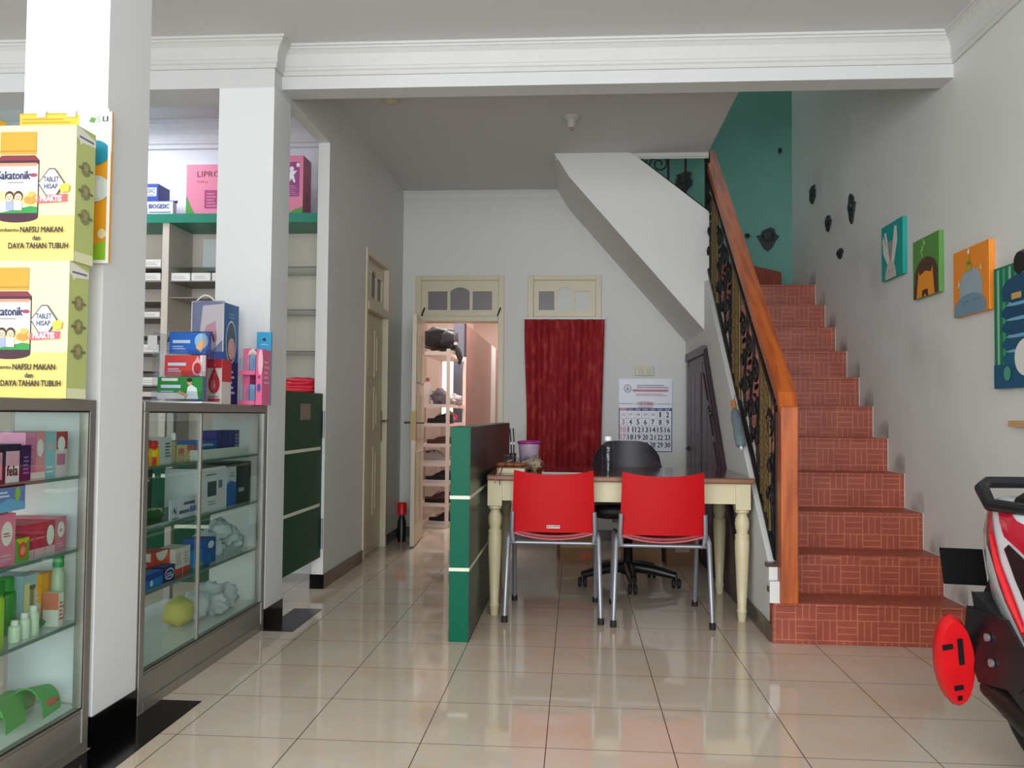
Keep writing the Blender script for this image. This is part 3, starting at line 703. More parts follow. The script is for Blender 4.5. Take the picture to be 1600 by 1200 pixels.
# green partition
root = empty('partition', (-.53, 5.2, 0), 'low green laminate partition with pale stripes standing beside the table', 'partition')
mb = loc(MB(), root); mb.box(-.578, -.488, 4.03, 6.44, 0, .99, M_GREEN)
mb.build('panel', root, bevel=.002)
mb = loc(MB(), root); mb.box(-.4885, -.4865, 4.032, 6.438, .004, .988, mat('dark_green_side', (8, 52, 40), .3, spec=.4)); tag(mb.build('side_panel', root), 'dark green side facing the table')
for z in (.332, .664):
    mb = loc(MB(), root); mb.box(-.580, -.4855, 4.0275, 6.44, z-.008, z+.008, M_STRIPE); mb.build('stripe', root)

# calendar, sockets, ceiling fittings
root = empty('wall_calendar', (.585, 7.41, .75), 'large blue and white wall calendar hanging on the back wall', 'calendar')
mb = MB(); mb.box(-.222, .222, -.004, 0, 0, .605, C(226, 226, 236, .35)); mb.build('page', root)
mb = MB(); F = Face(mb, (-.222, -.004, 0), (1, 0, 0), (0, 0, 1)); BL = C(40, 52, 120); PK = C(214, 120, 140); DK = C(24, 30, 60)
F.rect(0, 0, .444, .006, BL); F.rect(0, 0, .006, .37, BL); F.rect(.438, 0, .444, .37, BL)
F.rect(.006, .343, .438, .366, BL); F.rect(.006, .343, .068, .366, C(206, 110, 130))
cw, ch, tp = .0617, .0635, .343
days = [26, 27, 28, 29, 30, 1, 2]+list(range(3, 31))
for r_ in range(5):
    F.rect(.006, tp-ch*(r_+1)-.0012, .438, tp-ch*(r_+1)+.0006, BL, .0012)
    for c_ in range(7):
        if r_ == 0: F.rect(.006+cw*c_, .025, .0075+cw*c_, .343, BL, .0012)
        d_ = str(days[r_*7+c_]); sm = r_ == 0 and c_ < 5; u = .006+cw*(c_+.5); v = tp-ch*(r_+.5)
        hw = .008*len(d_) if sm else (.011*len(d_) if d_ != '1' else .006); hh = .010 if sm else .021
        F.text(d_, u-hw, v-hh, u+hw, v+hh, (PK if c_ == 0 else DK), not sm, .0014)
for c_ in range(7): F.rect(.016+cw*c_, .350, .055+cw*c_, .358, C(170, 176, 214), .003)
F.rect(.0, .40, .12, .404, C(120, 122, 140)); F.rect(.32, .40, .43, .404, C(120, 122, 140)); F.text('OKTOBER', .16, .392, .285, .414, PK, True)
F.ell(.222, .403, .085, .022, C(200, 204, 214), .001); F.rect(.16, .37, .28, .376, C(206, 110, 130))
F.rect(.115, .505, .41, .522, C(196, 110, 130)); F.lines(.15, .535, .41, .57, 2, C(150, 152, 166)); F.lines(.14, .47, .40, .495, 2, C(206, 170, 180))
F.ell(.072, .53, .032, .034, C(160, 160, 176)); F.ell(.072, .53, .025, .027, C(222, 222, 230)); F.poly([(.055, .515), (.072, .55), (.089, .515)], C(160, 160, 176))
mb.build('print', root)
mb = MB(); mb.box(-.222, .222, -.006, 0, .603, .612, M_WHITE); mb.tube([(-.03, -.004, .61), (0, -.002, .635), (.03, -.004, .61)], .0015, M_WHITE); mb.build('hanging_strip', root)
root = empty('switch_plate', (.578, 7.41, 1.39), 'ivory double light switch above the wall calendar', 'switch')
mb = MB(); mb.box(-.08, .075, -.012, 0, 0, .078, mat('ivory_plastic', (206, 200, 178), .4)); mb.build('plate', root, bevel=.004)
for a in (-.055, .012):
    mb = MB(); mb.box(a, a+.045, -.018, -.011, .015, .063, mat('ivory_plastic2', (190, 184, 160), .4)); mb.build('rocker', root, bevel=.002)
mb = MB(); mb.lathe([(.0, -.03), (.03, -.03), (.045, -.02), (.05, 0)], (-1.14, 5.21, 2.9745), M_CREAM, 24); tag(mb.build('ceiling_sensor'), 'small round cream sensor on the rear ceiling', 'sensor')
root = empty('bulb_socket', (-.04, 5.57, 2.975), 'empty white bulb socket on the rear ceiling', 'bulb socket')
mb = MB(); mb.lathe([(.022, -.075), (.028, -.07), (.03, -.03), (.045, -.02), (.058, -.008), (.058, -.001)], (0, 0, 0), mat('aged_socket', (190, 188, 182), .5), 24); mb.build('socket', root)
mb = MB(); mb.lathe([(.010, -.09), (.014, -.075)], (0, 0, 0), mat('socket_core', (150, 130, 130), .5), 12); mb.build('contact', root)

# umbrella on the stringer wall
root = empty('folded_umbrella', (.90, 4.97, .88), 'folded grey umbrella with a wooden handle hanging on the stringer wall', 'umbrella')
a = Vector((.902, 5.09, 1.14)); b = Vector((.902, 4.85, .885)); d_ = b-a
mb = loc(MB(), root); mb.tube([a+d_*t for t in (.20, .24, .45, .6, .8, .95, 1.0)], [.012, .022, .029, .026, .030, .026, .008], mat('grey_umbrella_cloth', (104, 118, 124), .7, bump=.6, bscale=50), 12); mb.build('canopy', root)
mb = loc(MB(), root); mb.tube([a, a+d_*.08, a+d_*.18], [.014, .015, .012], mat('tan_wood', (186, 116, 62), .5), 12); mb.build('handle', root)
mb = loc(MB(), root); mb.tube([a+d_*1.0, a+d_*1.05], [.008, .007], M_WHITE, 8); mb.build('tip', root)
mb = loc(MB(), root); mb.tube([a, Vector((.93, 5.12, 1.2)), Vector((.955, 5.12, bz(5.12)))], .002, M_BLACK, 5); mb.build('strap', root)

# ------------------------------------------------------------------ glass display cabinets
GASK = mat('black_gasket', (12, 12, 12), .5)
def cabinet(y0, y1, label, mull):
    X0, X1, H = -1.99, XW, 1.083
    root = empty('display_cabinet', ((X0+X1)/2, (y0+y1)/2, 0), label, 'display cabinet')
    mb = loc(MB(), root); t = .034
    for x in (X0, X1-t):
        for y in (y0, y1-t): mb.box(x, x+t, y, y+t, 0, H-t, M_ALU)
        mb.box(x, x+t, y0, y1, H-t, H, M_ALU)
        mb.box(x, x+t*.8, y0+t, y1-t, .125, .138, M_ALU)
    for y in (y0, y1-t): mb.box(X0+t, X1-t, y, y+t, H-t, H, M_ALU); mb.box(X0+t, X1-t, y, y+t, .125, .138, M_ALU)
    mb.build('frame', root, bevel=.002)
    mb = loc(MB(), root); mb.box(X0+.004, X1-.004, y0+t, y1-t, .02, .125, M_ALU); mb.box(X1-.003, X1+.001, y0+t, y1-t, .0, .035, M_ALU); mb.build('kick_panel', root)
    mb = loc(MB(), root); g = .005; xx = X1-.002
    mb.box(xx, xx+.001, y0+t, y1-t, H-t-g, H-t, GASK); mb.box(xx, xx+.001, y0+t, y1-t, .138, .138+g, GASK)
    mb.box(xx, xx+.001, y1-t-g, y1-t, .138, H-t, GASK); mb.build('gasket', root)
    for a, b in mull:
        mb = loc(MB(), root); mb.box(X1-.016, X1-.012, a, b, .138, H-t, M_GLASS); mb.build('glass_pane', root)
    for a, b in mull[:-1]:
        mb = loc(MB(), root); mb.box(X1-.018, X1-.006, b-.006, b+.006, .138, H-t, M_ALU); mb.build('sliding_rail', root)
    mb = loc(MB(), root); mb.box(X0+t, X1-t, y0+t, y1-t, H-.010, H-.003, M_SHELF); mb.build('glass_top', root)
    for z in (.85, .625, .40):
        mb = loc(MB(), root); mb.box(X0+.01, X1-.03, y0+.012, y1-.012, z-.008, z, M_SHELF)
        mb.box(X1-.031, X1-.029, y0+.012, y1-.012, z-.010, z, mat('green_glass_edge', (92, 118, 108), .3)); mb.build('shelf', root)
    mb = loc(MB(), root); mb.box(X0+.01, X1-.03, y0+.012, y1-.012, .13, .142, mat('white_board', (214, 222, 222), .3)); mb.build('base_board', root)
    return root
cabinet(1.45, 2.635, 'aluminium and glass display cabinet nearest the viewer, yellow cartons on its top', [(1.484, 2.04), (2.04, 2.60)])
cabinet(2.945, 4.16, 'aluminium and glass display cabinet between the two pillars', [(2.979, 3.43), (3.43, 4.126)])

# ------------------------------------------------------------------ products
def carton(name, x0, x1, y0, y1, z0, z1, base, label, cat, deco=None, group=None):
    """deco(Fx, Fy, w, d, h): Fx is the aisle side (+X), Fy the side towards the viewer (-Y)"""
    mb = MB(); mb.box(x0, x1, y0, y1, z0, z1, C(*base))
    Fx = Face(mb, (x1, y0, z0), (0, 1, 0), (0, 0, 1)); Fy = Face(mb, (x0, y0, z0), (1, 0, 0), (0, 0, 1))
    if deco: deco(Fx, Fy, y1-y0, x1-x0, z1-z0)
    return tag(mb.build(name), label, cat, group)
W_ = (236, 232, 228)
def oval_deco(top, oval=(240, 232, 226), low=None):
    def f(Fx, Fy, w_, d, h):
        Fx.rect(0, 0, w_, h, C(*top)); Fy.rect(0, 0, d, h, C(*top))
        if low: Fx.rect(0, 0, w_, h*.35, C(*low)); Fy.rect(0, 0, d, h*.35, C(*low))
        Fx.ell(w_*.5, h*.62, w_*.32, min(h*.24, w_*.45), C(*oval)); Fx.lines(w_*.3, h*.56, w_*.7, h*.66, 2, C(196, 80, 100))
        Fx.lines(w_*.15, h*.1, w_*.8, h*.26, 2, C(214, 180, 190))
    return f
def lines_deco(c1, c2, n=3):
    def f(Fx, Fy, w_, d, h):
        Fx.rect(0, h*.55, w_, h, C(*c1)); Fy.rect(0, h*.55, d, h, C(*c1)); Fx.lines(w_*.1, h*.12, w_*.85, h*.45, n, C(*c2)); Fx.lines(w_*.15, h*.68, w_*.8, h*.86, 2, C(*W_))
    return f
S1, S2, S3, S4 = .8505, .6255, .4005, .1425
XF = XW-.045
# cabinet one, top shelf
carton('carton', XF-.10, XF, 2.19, 2.262, S1, S1+.105, (90, 34, 70), 'dark carton with pink front, top shelf of the nearest cabinet at the picture edge', 'carton', lambda Fx, Fy, w_, d, h: (Fx.rect(.0, h*.82, w_, h, C(40, 30, 50)), Fx.rect(w_*.1, h*.1, w_*.9, h*.8, C(226, 150, 176))))
carton('carton', XF-.10, XF, 2.264, 2.335, S1, S1+.105, (36, 30, 62), 'black and white carton lettered fela on the top shelf of the nearest cabinet', 'carton', lambda Fx, Fy, w_, d, h: (Fx.rect(w_*.08, h*.0, w_*.9, h*.82, C(240, 232, 236)), Fx.rect(w_*.08, h*.42, w_*.9, h*.82, C(236, 170, 190)), Fx.text('fela', w_*.15, h*.18, w_*.8, h*.44, C(20, 20, 24), True)))
carton('carton', XF-.10, XF, 2.337, 2.381, S1, S1+.10, (62, 26, 88), 'dark purple carton on the top shelf of the nearest cabinet', 'carton', lambda Fx, Fy, w_, d, h: (Fx.lines(w_*.2, h*.2, w_*.8, h*.75, 5, C(150, 110, 180)),))
carton('carton', XF-.18, XF-.02, 2.385, 2.475, S1, S1+.135, (226, 150, 182), 'pink carton with a white oval on the top shelf of the nearest cabinet', 'carton', lambda Fx, Fy, w_, d, h: (Fx.rect(0, 0, w_*.5, h*.9, C(216, 130, 170)), Fx.rect(w_*.52, 0, w_, h, C(236, 150, 160)), Fx.ell(w_*.75, h*.66, w_*.17, h*.19, C(*W_)), Fx.lines(w_*.08, h*.3, w_*.4, h*.8, 5, C(200, 100, 150)), Fx.rect(0, 0, w_, h*.14, C(*W_))))
carton('carton', XF-.18, XF-.02, 2.477, 2.53, S1, S1+.135, (150, 196, 208), 'pale blue carton on the top shelf of the nearest cabinet', 'carton', lambda Fx, Fy, w_, d, h: (Fx.rect(w_*.3, h*.6, w_*.7, h*.75, C(226, 180, 180)), Fx.lines(w_*.15, h*.1, w_*.8, h*.3, 2, C(220, 228, 230))))
carton('carton', XF-.18, XF-.02, 2.532, 2.59, S1, S1+.135, (228, 206, 210), 'red and white carton with an oval at the end of the nearest cabinet top shelf', 'carton', lambda Fx, Fy, w_, d, h: (Fx.rect(0, h*.6, w_, h, C(190, 50, 60)), Fx.ell(w_*.45, h*.72, w_*.34, h*.17, C(*W_)), Fx.rect(w_*.1, h*.25, w_*.8, h*.5, C(196, 110, 150))))
carton('carton', XF-.34, XF-.22, 2.42, 2.50, S1, S1+.15, (196, 120, 116), 'small brown and red carton behind the pink carton in the nearest cabinet', 'carton', lines_deco((200, 150, 120), (150, 60, 60)))
mb = MB(); mb.box(XF+.004, XF+.016, 2.185, 2.335, .775, .845, C(40, 140, 206)); F = Face(mb, (XF+.016, 2.185, .775), (0, 1, 0), (0, 0, 1)); F.poly([(0, 0), (.15, 0), (.15, .02), (.08, .035), (0, .012)], C(70, 180, 226)); F.ell(.115, .045, .012, .02, C(130, 200, 90)); F.lines(.02, .04, .08, .06, 2, C(220, 236, 244))
tag(mb.build('shelf_card'), 'blue shelf card with a green plant clipped to the nearest cabinet top shelf', 'card')
# second shelf
carton('carton', XF-.10, XF, 2.15, 2.245, S2, S2+.15, (204, 30, 52), 'tall red and white carton at the picture edge, second shelf of the nearest cabinet', 'carton', oval_deco((206, 36, 60), low=(230, 220, 220)))
carton('carton', XF-.10, XF, 2.247, 2.32, S2, S2+.14, (232, 128, 158), 'tall pink carton with white oval on the second shelf of the nearest cabinet', 'carton', oval_deco((232, 130, 160)))
carton('carton', XF-.08, XF, 2.323, 2.385, S2, S2+.065, (96, 170, 60), 'green sachet box with an orange picture on the second shelf of the nearest cabinet', 'carton', lambda Fx, Fy, w_, d, h: (Fx.poly([(w_*.0, h), (w_, h), (w_*.5, h*.55)], C(226, 190, 50)), Fx.ell(w_*.5, h*.48, w_*.3, h*.36, C(222, 80, 60)), Fx.ell(w_*.5, h*.48, w_*.18, h*.2, C(240, 150, 110))))
for k, (a, c_) in enumerate(((2.39, (198, 44, 70)), (2.44, (206, 50, 76)), (2.49, (198, 40, 66)))):
    carton('carton', XF-.17, XF-.02, a, a+.048, S2, S2+.095, c_, ('crimson carton, first after the green sachet box in the nearest cabinet', 'crimson carton, middle of three on the second shelf of the nearest cabinet', 'crimson carton with white oval, last of three on the second shelf')[k], 'carton', lambda Fx, Fy, w_, d, h, k=k: (Fx.rect(0, 0, w_, h*.22, C(226, 180, 190)), Fx.rect(w_*.06, h*.5, w_*.94, h*.56, C(232, 120, 140)), Fx.ell(w_*.5, h*.55, w_*.38, h*.32, C(*W_)) if k == 2 else None))
carton('carton', XF-.17, XF-.02, 2.54, 2.595, S2, S2+.10, (222, 130, 150), 'rose carton with white oval at the far end of the nearest cabinet second shelf', 'carton', oval_deco((216, 120, 144)))
# third shelf
def bottle(name, x, y, z, r, h, body, cap, label, neck=.35, caph=.03, cat='bottle', rc=None, clear=False):
    root = empty(name, (x, y, z), label, cat)
    bm = thin_glass('tinted_%d_%d_%d' % body, tuple(lin(body)), 1.4) if clear else C(*body, .3)
    mb = MB(); mb.lathe([(r*.92, 0), (r, .006), (r, h*.68), (r*.85, h*.76), (r*neck, h-caph), (r*neck, h-caph+.003)], (0, 0, 0), bm, 18); mb.build('bottle_body', root)
    rc = rc or r*neck*1.25
    mb = MB(); mb.lathe([(rc, h-caph), (rc, h-.003), (rc*.85, h)], (0, 0, 0), C(*cap), 18); mb.build('cap', root)
    return root
bottle('bottle', XF-.04, 2.285, S3, .033, .185, (150, 200, 20), (0, 130, 84), 'lime green bottle with teal cap in the nearest cabinet, third shelf', .5, .045, rc=.020)
for k, (y, x) in enumerate(((2.375, XF-.09), (2.435, XF-.10))):
    bottle('bottle', x, y, S3, .027, .165, (20, 150, 40), (24, 160, 40), ('dark green bottle just right of the lime bottle in the nearest cabinet', 'dark green bottle second from the lime bottle, in front of the pale blue box')[k], .62, .055)
for k, (y, x) in enumerate(((2.36, XF-.02), (2.40, XF-.018), (2.44, XF-.018))):
    bottle('small_bottle', x, y, S3, .016, .06+.012*k, (196, 216, 190), (220, 224, 216), ('smallest clear vial on the third shelf of the nearest cabinet', 'middle clear vial on the third shelf of the nearest cabinet', 'tallest clear vial beside the pale blue box in the nearest cabinet')[k], .5, .014)
carton('carton', XF-.17, XF-.07, 2.47, 2.55, S3, S3+.16, (170, 206, 214), 'pale blue box with a yellow bottle picture, third shelf of the nearest cabinet', 'carton', lambda Fx, Fy, w_, d, h: (Fx.rect(w_*.05, h*.1, w_*.35, h*.85, C(232, 226, 150)), Fx.rect(w_*.42, h*.15, w_*.62, h*.78, C(150, 140, 50)), Fx.rect(w_*.36, h*.72, w_*.7, h*.8, C(110, 96, 70)), Fx.lines(w_*.7, h*.2, w_*.95, h*.7, 5, C(220, 232, 236))))
bottle('bottle', XF-.22, 2.50, S3, .022, .22, (190, 180, 100), (30, 30, 30), 'thin yellow oil bottle with black cap behind the pale blue box', .5, .02)
carton('carton', XF-.05, XF-.0, 2.535, 2.56, S3, S3+.10, (232, 224, 214), 'slim white and red tube carton near the end of the third shelf', 'carton', lambda Fx, Fy, w_, d, h: (Fy.rect(0, h*.5, d, h, C(220, 120, 90)), Fx.lines(w_*.1, h*.2, w_*.9, h*.8, 5, C(210, 90, 80))))
carton('carton', XF-.13, XF-.055, 2.535, 2.60, S3, S3+.155, (240, 160, 30), 'orange carton near the far end of the nearest cabinet third shelf', 'carton', lambda Fx, Fy, w_, d, h: (Fy.rect(0, 0, d, h*.45, C(220, 200, 170)), Fx.rect(0, 0, w_, h*.4, C(226, 130, 100)), Fx.ell(w_*.5, h*.35, w_*.3, h*.12, C(240, 190, 60))))
bottle('bottle', XF-.035, 2.585, S3, .020, .205, (176, 190, 160), (40, 150, 70), 'tall clear bottle with green cap at the end of the nearest cabinet', .5, .035, rc=.016)
mb = MB(); mb.blob((XF-.05, 2.47, S3+.018), (.035, .05, .018), C(40, 120, 60), .4, 3)
tag(mb.build('sachet_pile'), 'small green sachets lying before the pale blue box in the nearest cabinet', 'sachets')
# bottom of cabinet one
def ring_thing(y, x, label):
    mb = MB()
    for s_ in (-1,):
        mb.grid(lambda u, v: (x+(.052-.012*v)*math.cos(math.pi*u)*1.05, y+.11*v-.05, S4+.002+(.085-.02*v)*math.sin(math.pi*u)), 16, 4, mat('bright_green_foam', (58, 172, 74), .5), th=(0, 0, .004))
    F = Face(mb, (x+.056, y-.03, S4+.01), (0, 1, 0), (0, 0, 1))
    return tag(mb.build('green_sandal'), label, 'sandal')
ring_thing(2.40, XF-.085, 'bright green curved foam holder lying at the front of the nearest cabinet base')
ring_thing(2.53, XF-.06, 'bright green curved foam holder with red print at the back of the nearest cabinet base')
mb = MB(); mb.blob((XF-.12, 2.50, S4+.035), (.045, .08, .034), MATS['bright_green_foam'], .3, 4, .8); mb.blob((XF-.015, 2.535, S4+.035), (.004, .035, .012), C(196, 84, 50), .3, 1)
tag(mb.build('green_pouch'), 'green fabric pouch behind the curved foam holders in the nearest cabinet', 'pouch')
mb = MB(); mb.lathe([(.05, 0), (.06, .01), (.065, .17), (.05, .19)], (XF-.24, 2.50, S4), C(24, 96, 168, .4), 20)
tag(mb.build('blue_canister'), 'round blue canister at the picture edge on the nearest cabinet base', 'canister')

# cabinet two, top shelf
carton('carton', XF-.07, XF-.01, 3.00, 3.075, S1, S1+.095, (226, 196, 190), 'pale pink and white carton at the near end of the further cabinet top shelf', 'carton', lambda Fx, Fy, w_, d, h: (Fx.rect(0, 0, w_, h*.2, C(226, 90, 70)), Fx.lines(w_*.2, h*.3, w_*.8, h*.8, 4, C(240, 232, 228))))
for k, y in enumerate((3.105, 3.165)):
    root = bottle('squeeze_bottle', XF-.035, y, S1, .023, .095-.006*k, (226, 60, 30), (216, 24, 24), ('red and yellow squeeze bottle with red cap beside the pale pink carton', 'red and yellow squeeze bottle with red cap, nearer the grey carton')[k], .8, .028, rc=.020)
    mb = MB(); mb.lathe([(.0236, .03), (.0236, .055)], (0, 0, 0), C(250, 206, 20), 18); mb.box(.018, .0245, -.008, .008, .0, .062, C(250, 206, 20)); mb.build('band', root)
carton('carton', XF-.08, XF-.02, 3.20, 3.29, S1, S1+.10, (208, 210, 214), 'pale grey carton with dark lines on the further cabinet top shelf', 'carton', lambda Fx, Fy, w_, d, h: Fx.lines(w_*.4, h*.25, w_*.9, h*.85, 5, C(80, 84, 96)))
bottle('bottle', XF-.03, 3.32, S1, .015, .115, (150, 140, 90), (236, 236, 236), 'slim amber bottle with white cap beside the pale grey carton', .6, .035, rc=.011)
bottle('bottle', XF-.30, 3.30, S1, .045, .16, (126, 40, 120), (120, 30, 116), 'round purple jar at the rear of the further cabinet top shelf', .8, .05)
for k, y in enumerate((3.39, 3.47, 3.53)):
    carton('carton', XF-.10, XF-.04, y, y+.05, S1, S1+(.05, .062, .058)[k], (206, 186, 130), ('small beige and pink carton, nearest of three in the further cabinet', 'small beige carton with red top, middle of three in the further cabinet', 'small beige carton with red top, last of three by the glass joint')[k], 'carton', lambda Fx, Fy, w_, d, h: (Fx.rect(0, h*.6, w_, h, C(220, 110, 100)), Fx.lines(w_*.1, h*.1, w_*.9, h*.5, 2, C(236, 226, 200))))
mb = MB(); mb.box(XF-.20, XF-.005, 3.50, 4.06, S1, S1+.008, C(222, 228, 220)); mb.box(XF-.009, XF-.005, 3.50, 4.06, S1+.008, S1+.04, C(222, 228, 220)); mb.box(XF-.20, XF-.005, 3.50, 3.504, S1+.008, S1+.04, C(222, 228, 220))
tag(mb.build('shelf_tray'), 'shallow white tray holding blue cartons in the further cabinet', 'tray')
carton('carton', XF-.16, XF-.03, 3.56, 3.74, S1+.0085, S1+.075, (36, 90, 170), 'flat blue carton at the front of the white tray', 'carton', lines_deco((40, 100, 180), (60, 120, 196)))
for k in range(4):
    y = 3.755+.068*k
    carton('carton', XF-.12, XF-.04, y, y+.062, S1+.0085, S1+.115, (52, 36, 130), ('violet carton standing next to the flat blue carton in the tray', 'violet carton second from the flat blue carton in the tray', 'violet carton third from the flat blue carton in the tray', 'violet carton with white lines at the far end of the tray')[k], 'carton', (lambda Fx, Fy, w_, d, h: Fx.lines(w_*.2, h*.15, w_*.85, h*.9, 5, C(170, 170, 216))) if k == 3 else None)
# second shelf
mb = MB(); mb.box(XF-.16, XF-.005, 2.98, 3.50, S2, S2+.006, C(196, 206, 196)); mb.box(XF-.009, XF-.005, 2.98, 3.50, S2+.006, S2+.06, thin_glass('tray_plastic', (.7, .74, .70)))
tag(mb.build('shelf_tray'), 'clear plastic tray of green sachets on the further cabinet second shelf', 'tray')
for k in range(7):
    mb = MB(); mb.blob((XF-.05-.05*(k % 2), 3.03+.032*k, S2+.030+.006*(k % 3)), (.032, .034, .022), C(70+8*k, 170, 84), .5, k, 1, 10, 8)
    tag(mb.build('green_sachet'), 'crumpled green sachet heaped in the clear plastic tray', 'sachet', 'green sachets in the clear tray')
mb = MB(); mb.box(XF+.0, XF+.003, 3.235, 3.52, S2+.005, S2+.085, C(206, 214, 226)); F = Face(mb, (XF+.003, 3.235, S2+.005), (0, 1, 0), (0, 0, 1))
F.poly([(.02, .02), (.04, .05), (.05, .03), (.06, .055), (.055, .015), (.04, .035)], C(50, 60, 90)); F.lines(.12, .050, .22, .064, 1, C(90, 96, 120), .8); F.lines(.08, .018, .17, .034, 1, C(90, 96, 120), .8); F.rect(.175, .018, .20, .04, C(90, 110, 180)); F.rect(.205, .018, .235, .04, C(90, 110, 180)); F.rect(.24, .018, .265, .04, C(90, 110, 180)); F.lines(.02, .004, .07, .012, 1, C(60, 70, 100))
tag(mb.build('price_sign'), 'long white sign with blue print leaning on the further cabinet second shelf', 'sign')
bottle('bottle', XF-.20, 3.30, S2, .035, .12, (164, 122, 60), (164, 122, 60), 'tan jar behind the white sign in the further cabinet', .95, .03)
carton('carton', XF-.30, XF-.20, 3.36, 3.50, S2, S2+.20, (24, 34, 34), 'tall black carton at the rear behind the white sign', 'carton', lines_deco((22, 40, 40), (40, 60, 60)))
carton('carton', XF-.16, XF-.01, 3.53, 3.80, S2, S2+.185, (228, 230, 234), 'large white carton with a small photo on the further cabinet second shelf', 'carton', lambda Fx, Fy, w_, d, h: (Fx.rect(w_*.28, h*.34, w_*.62, h*.68, C(70, 74, 90)), Fx.rect(w_*.7, h*.5, w_*.85, h*.68, C(120, 124, 150)), Fx.lines(w_*.3, h*.14, w_*.6, h*.26, 2, C(150, 154, 170)), Fx.lines(w_*.2, h*.82, w_*.6, h*.9, 1, C(130, 130, 140))))
carton('carton', XF-.14, XF-.01, 3.81, 3.92, S2, S2+.175, (214, 220, 226), 'white and blue carton next to the large white carton', 'carton', lambda Fx, Fy, w_, d, h: (Fx.rect(0, 0, w_, h*.58, C(36, 100, 184)), Fx.poly([(0, h*.58), (w_*.4, h*.66), (w_, h*.58)], C(60, 130, 200)), Fx.lines(w_*.3, h*.75, w_*.8, h*.9, 2, C(140, 150, 170))))
carton('carton', XF-.16, XF-.01, 3.93, 4.10, S2+.04, S2+.19, (20, 24, 40), 'black carton on top of a dark slab at the end of the further cabinet', 'carton', lambda Fx, Fy, w_, d, h: Fx.rect(w_*.1, h*.1, w_*.5, h*.22, C(170, 176, 190)))
carton('carton', XF-.16, XF-.01, 3.93, 4.10, S2, S2+.039, (14, 16, 20), 'flat dark carton beneath the black carton in the further cabinet', 'carton')
# third shelf
carton('carton', XF-.05, XF-.0, 3.00, 3.20, S3, S3+.055, (30, 120, 196), 'long bright blue carton at the near end of the further cabinet third shelf', 'carton', lambda Fx, Fy, w_, d, h: (Fx.rect(0, h*.6, w_, h, C(30, 60, 150)), Fx.ell(.04, h*.35, .012, h*.2, C(200, 220, 240)), Fx.ell(.11, h*.35, .012, h*.2, C(200, 220, 240))))
carton('carton', XF-.05, XF-.0, 3.205, 3.30, S3, S3+.06, (34, 30, 110), 'navy carton with a white oval outline on the further cabinet third shelf', 'carton', lambda Fx, Fy, w_, d, h: (Fx.ell(w_*.5, h*.5, w_*.4, h*.36, C(210, 214, 236)), Fx.ell(w_*.5, h*.5, w_*.35, h*.28, C(34, 30, 110)), Fx.lines(w_*.25, h*.35, w_*.75, h*.65, 2, C(210, 214, 236))))
carton('carton', XF-.14, XF-.06, 3.24, 3.38, S3, S3+.105, (222, 66, 46), 'red and white carton behind the navy carton', 'carton', lambda Fx, Fy, w_, d, h: (Fx.ell(w_*.5, h, w_*.34, h*.34, C(236, 226, 220), a0=180, a1=360), Fx.lines(w_*.45, h*.25, w_*.9, h*.5, 3, C(236, 226, 220)), Fy.rect(d*.2, h*.7, d*.9, h, C(236, 226, 220))))
for k, y in enumerate((3.385, 3.455)):
    carton('carton', XF-.12, XF-.04, y, y+.065, S3, S3+.10, (232, 224, 216), ('white carton with red foot, right beside the red carton', 'white carton with red foot, by the glass joint of the third shelf')[k], 'carton', lambda Fx, Fy, w_, d, h: (Fx.rect(0, 0, w_, h*.2, C(222, 66, 46)), Fx.lines(w_*.15, h*.35, w_*.8, h*.85, 4, C(210, 180, 170))))
carton('carton', XF-.10, XF-.03, 3.54, 3.62, S3, S3+.07, (46, 130, 196), 'light blue carton on the third shelf right of the glass joint', 'carton', lambda Fx, Fy, w_, d, h: (Fx.rect(w_*.15, h*.3, w_*.55, h*.85, C(170, 206, 226)), Fx.rect(0, 0, w_, h*.25, C(120, 180, 90))))
carton('carton', XF-.12, XF-.02, 3.625, 3.73, S3, S3+.105, (30, 84, 170), 'blue carton with a white mark on the third shelf of the further cabinet', 'carton', lambda Fx, Fy, w_, d, h: (Fx.ell(w_*.5, h*.75, w_*.3, h*.15, C(226, 232, 240)), Fx.rect(w_*.1, h*.1, w_*.5, h*.4, C(40, 120, 190))))
for k in range(8):
    mb = MB(); mb.blob((XF-.06-.06*(k % 2), 3.80+.04*k, S3+.04+.035*(k % 3)), (.045, .04, .042), mat('milky_plastic_bag', (196, 204, 208), .35), .4, k+10, 1, 26, 18)
    tag(mb.build('plastic_bag'), 'crumpled milky plastic bag heaped on the third shelf of the further cabinet', 'plastic bag', 'milky bags on the third shelf')
for k in range(3):
    mb = MB(); mb.blob((XF-.12, 3.10+.05*k, S3+.02+.02*k), (.05, .07, .012), mat('pale_pink_packet', (190, 178, 176), .4), .3, k, 1, 12, 8)
    tag(mb.build('foil_packet'), ('bottom pale foil packet lying behind the long bright blue carton', 'middle pale foil packet lying behind the long bright blue carton', 'top pale foil packet lying behind the long bright blue carton')[k], 'packet')
mb = MB(); mb.blob((XF-.22, 3.25, S3+.05), (.07, .10, .045), C(60, 140, 100, .4), .5, 21)
tag(mb.build('green_packet'), 'crumpled green plastic packet behind the red and white carton', 'packet')
# base
mb = MB(); mb.blob((XF-.13, 3.62, S4+.058), (.062, .062, .056), mat('yellow_sponge', (206, 196, 92), .6), .25, 2, .9)
tag(mb.build('yellow_ball'), 'pale yellow sponge ball on the base of the further cabinet', 'sponge')
for k, (x, y, r) in enumerate(((.11, 3.74, .06), (.05, 3.83, .05), (.12, 3.90, .065), (.07, 3.98, .055))):
    mb = MB(); mb.blob((XF-x, y, S4+r), (r, r*.9, r), MATS['milky_plastic_bag'], .4, k+30, 1, 26, 18)
    tag(mb.build('plastic_bag'), 'crumpled milky plastic bag on the base of the further cabinet', 'plastic bag', 'milky bags on the cabinet base')

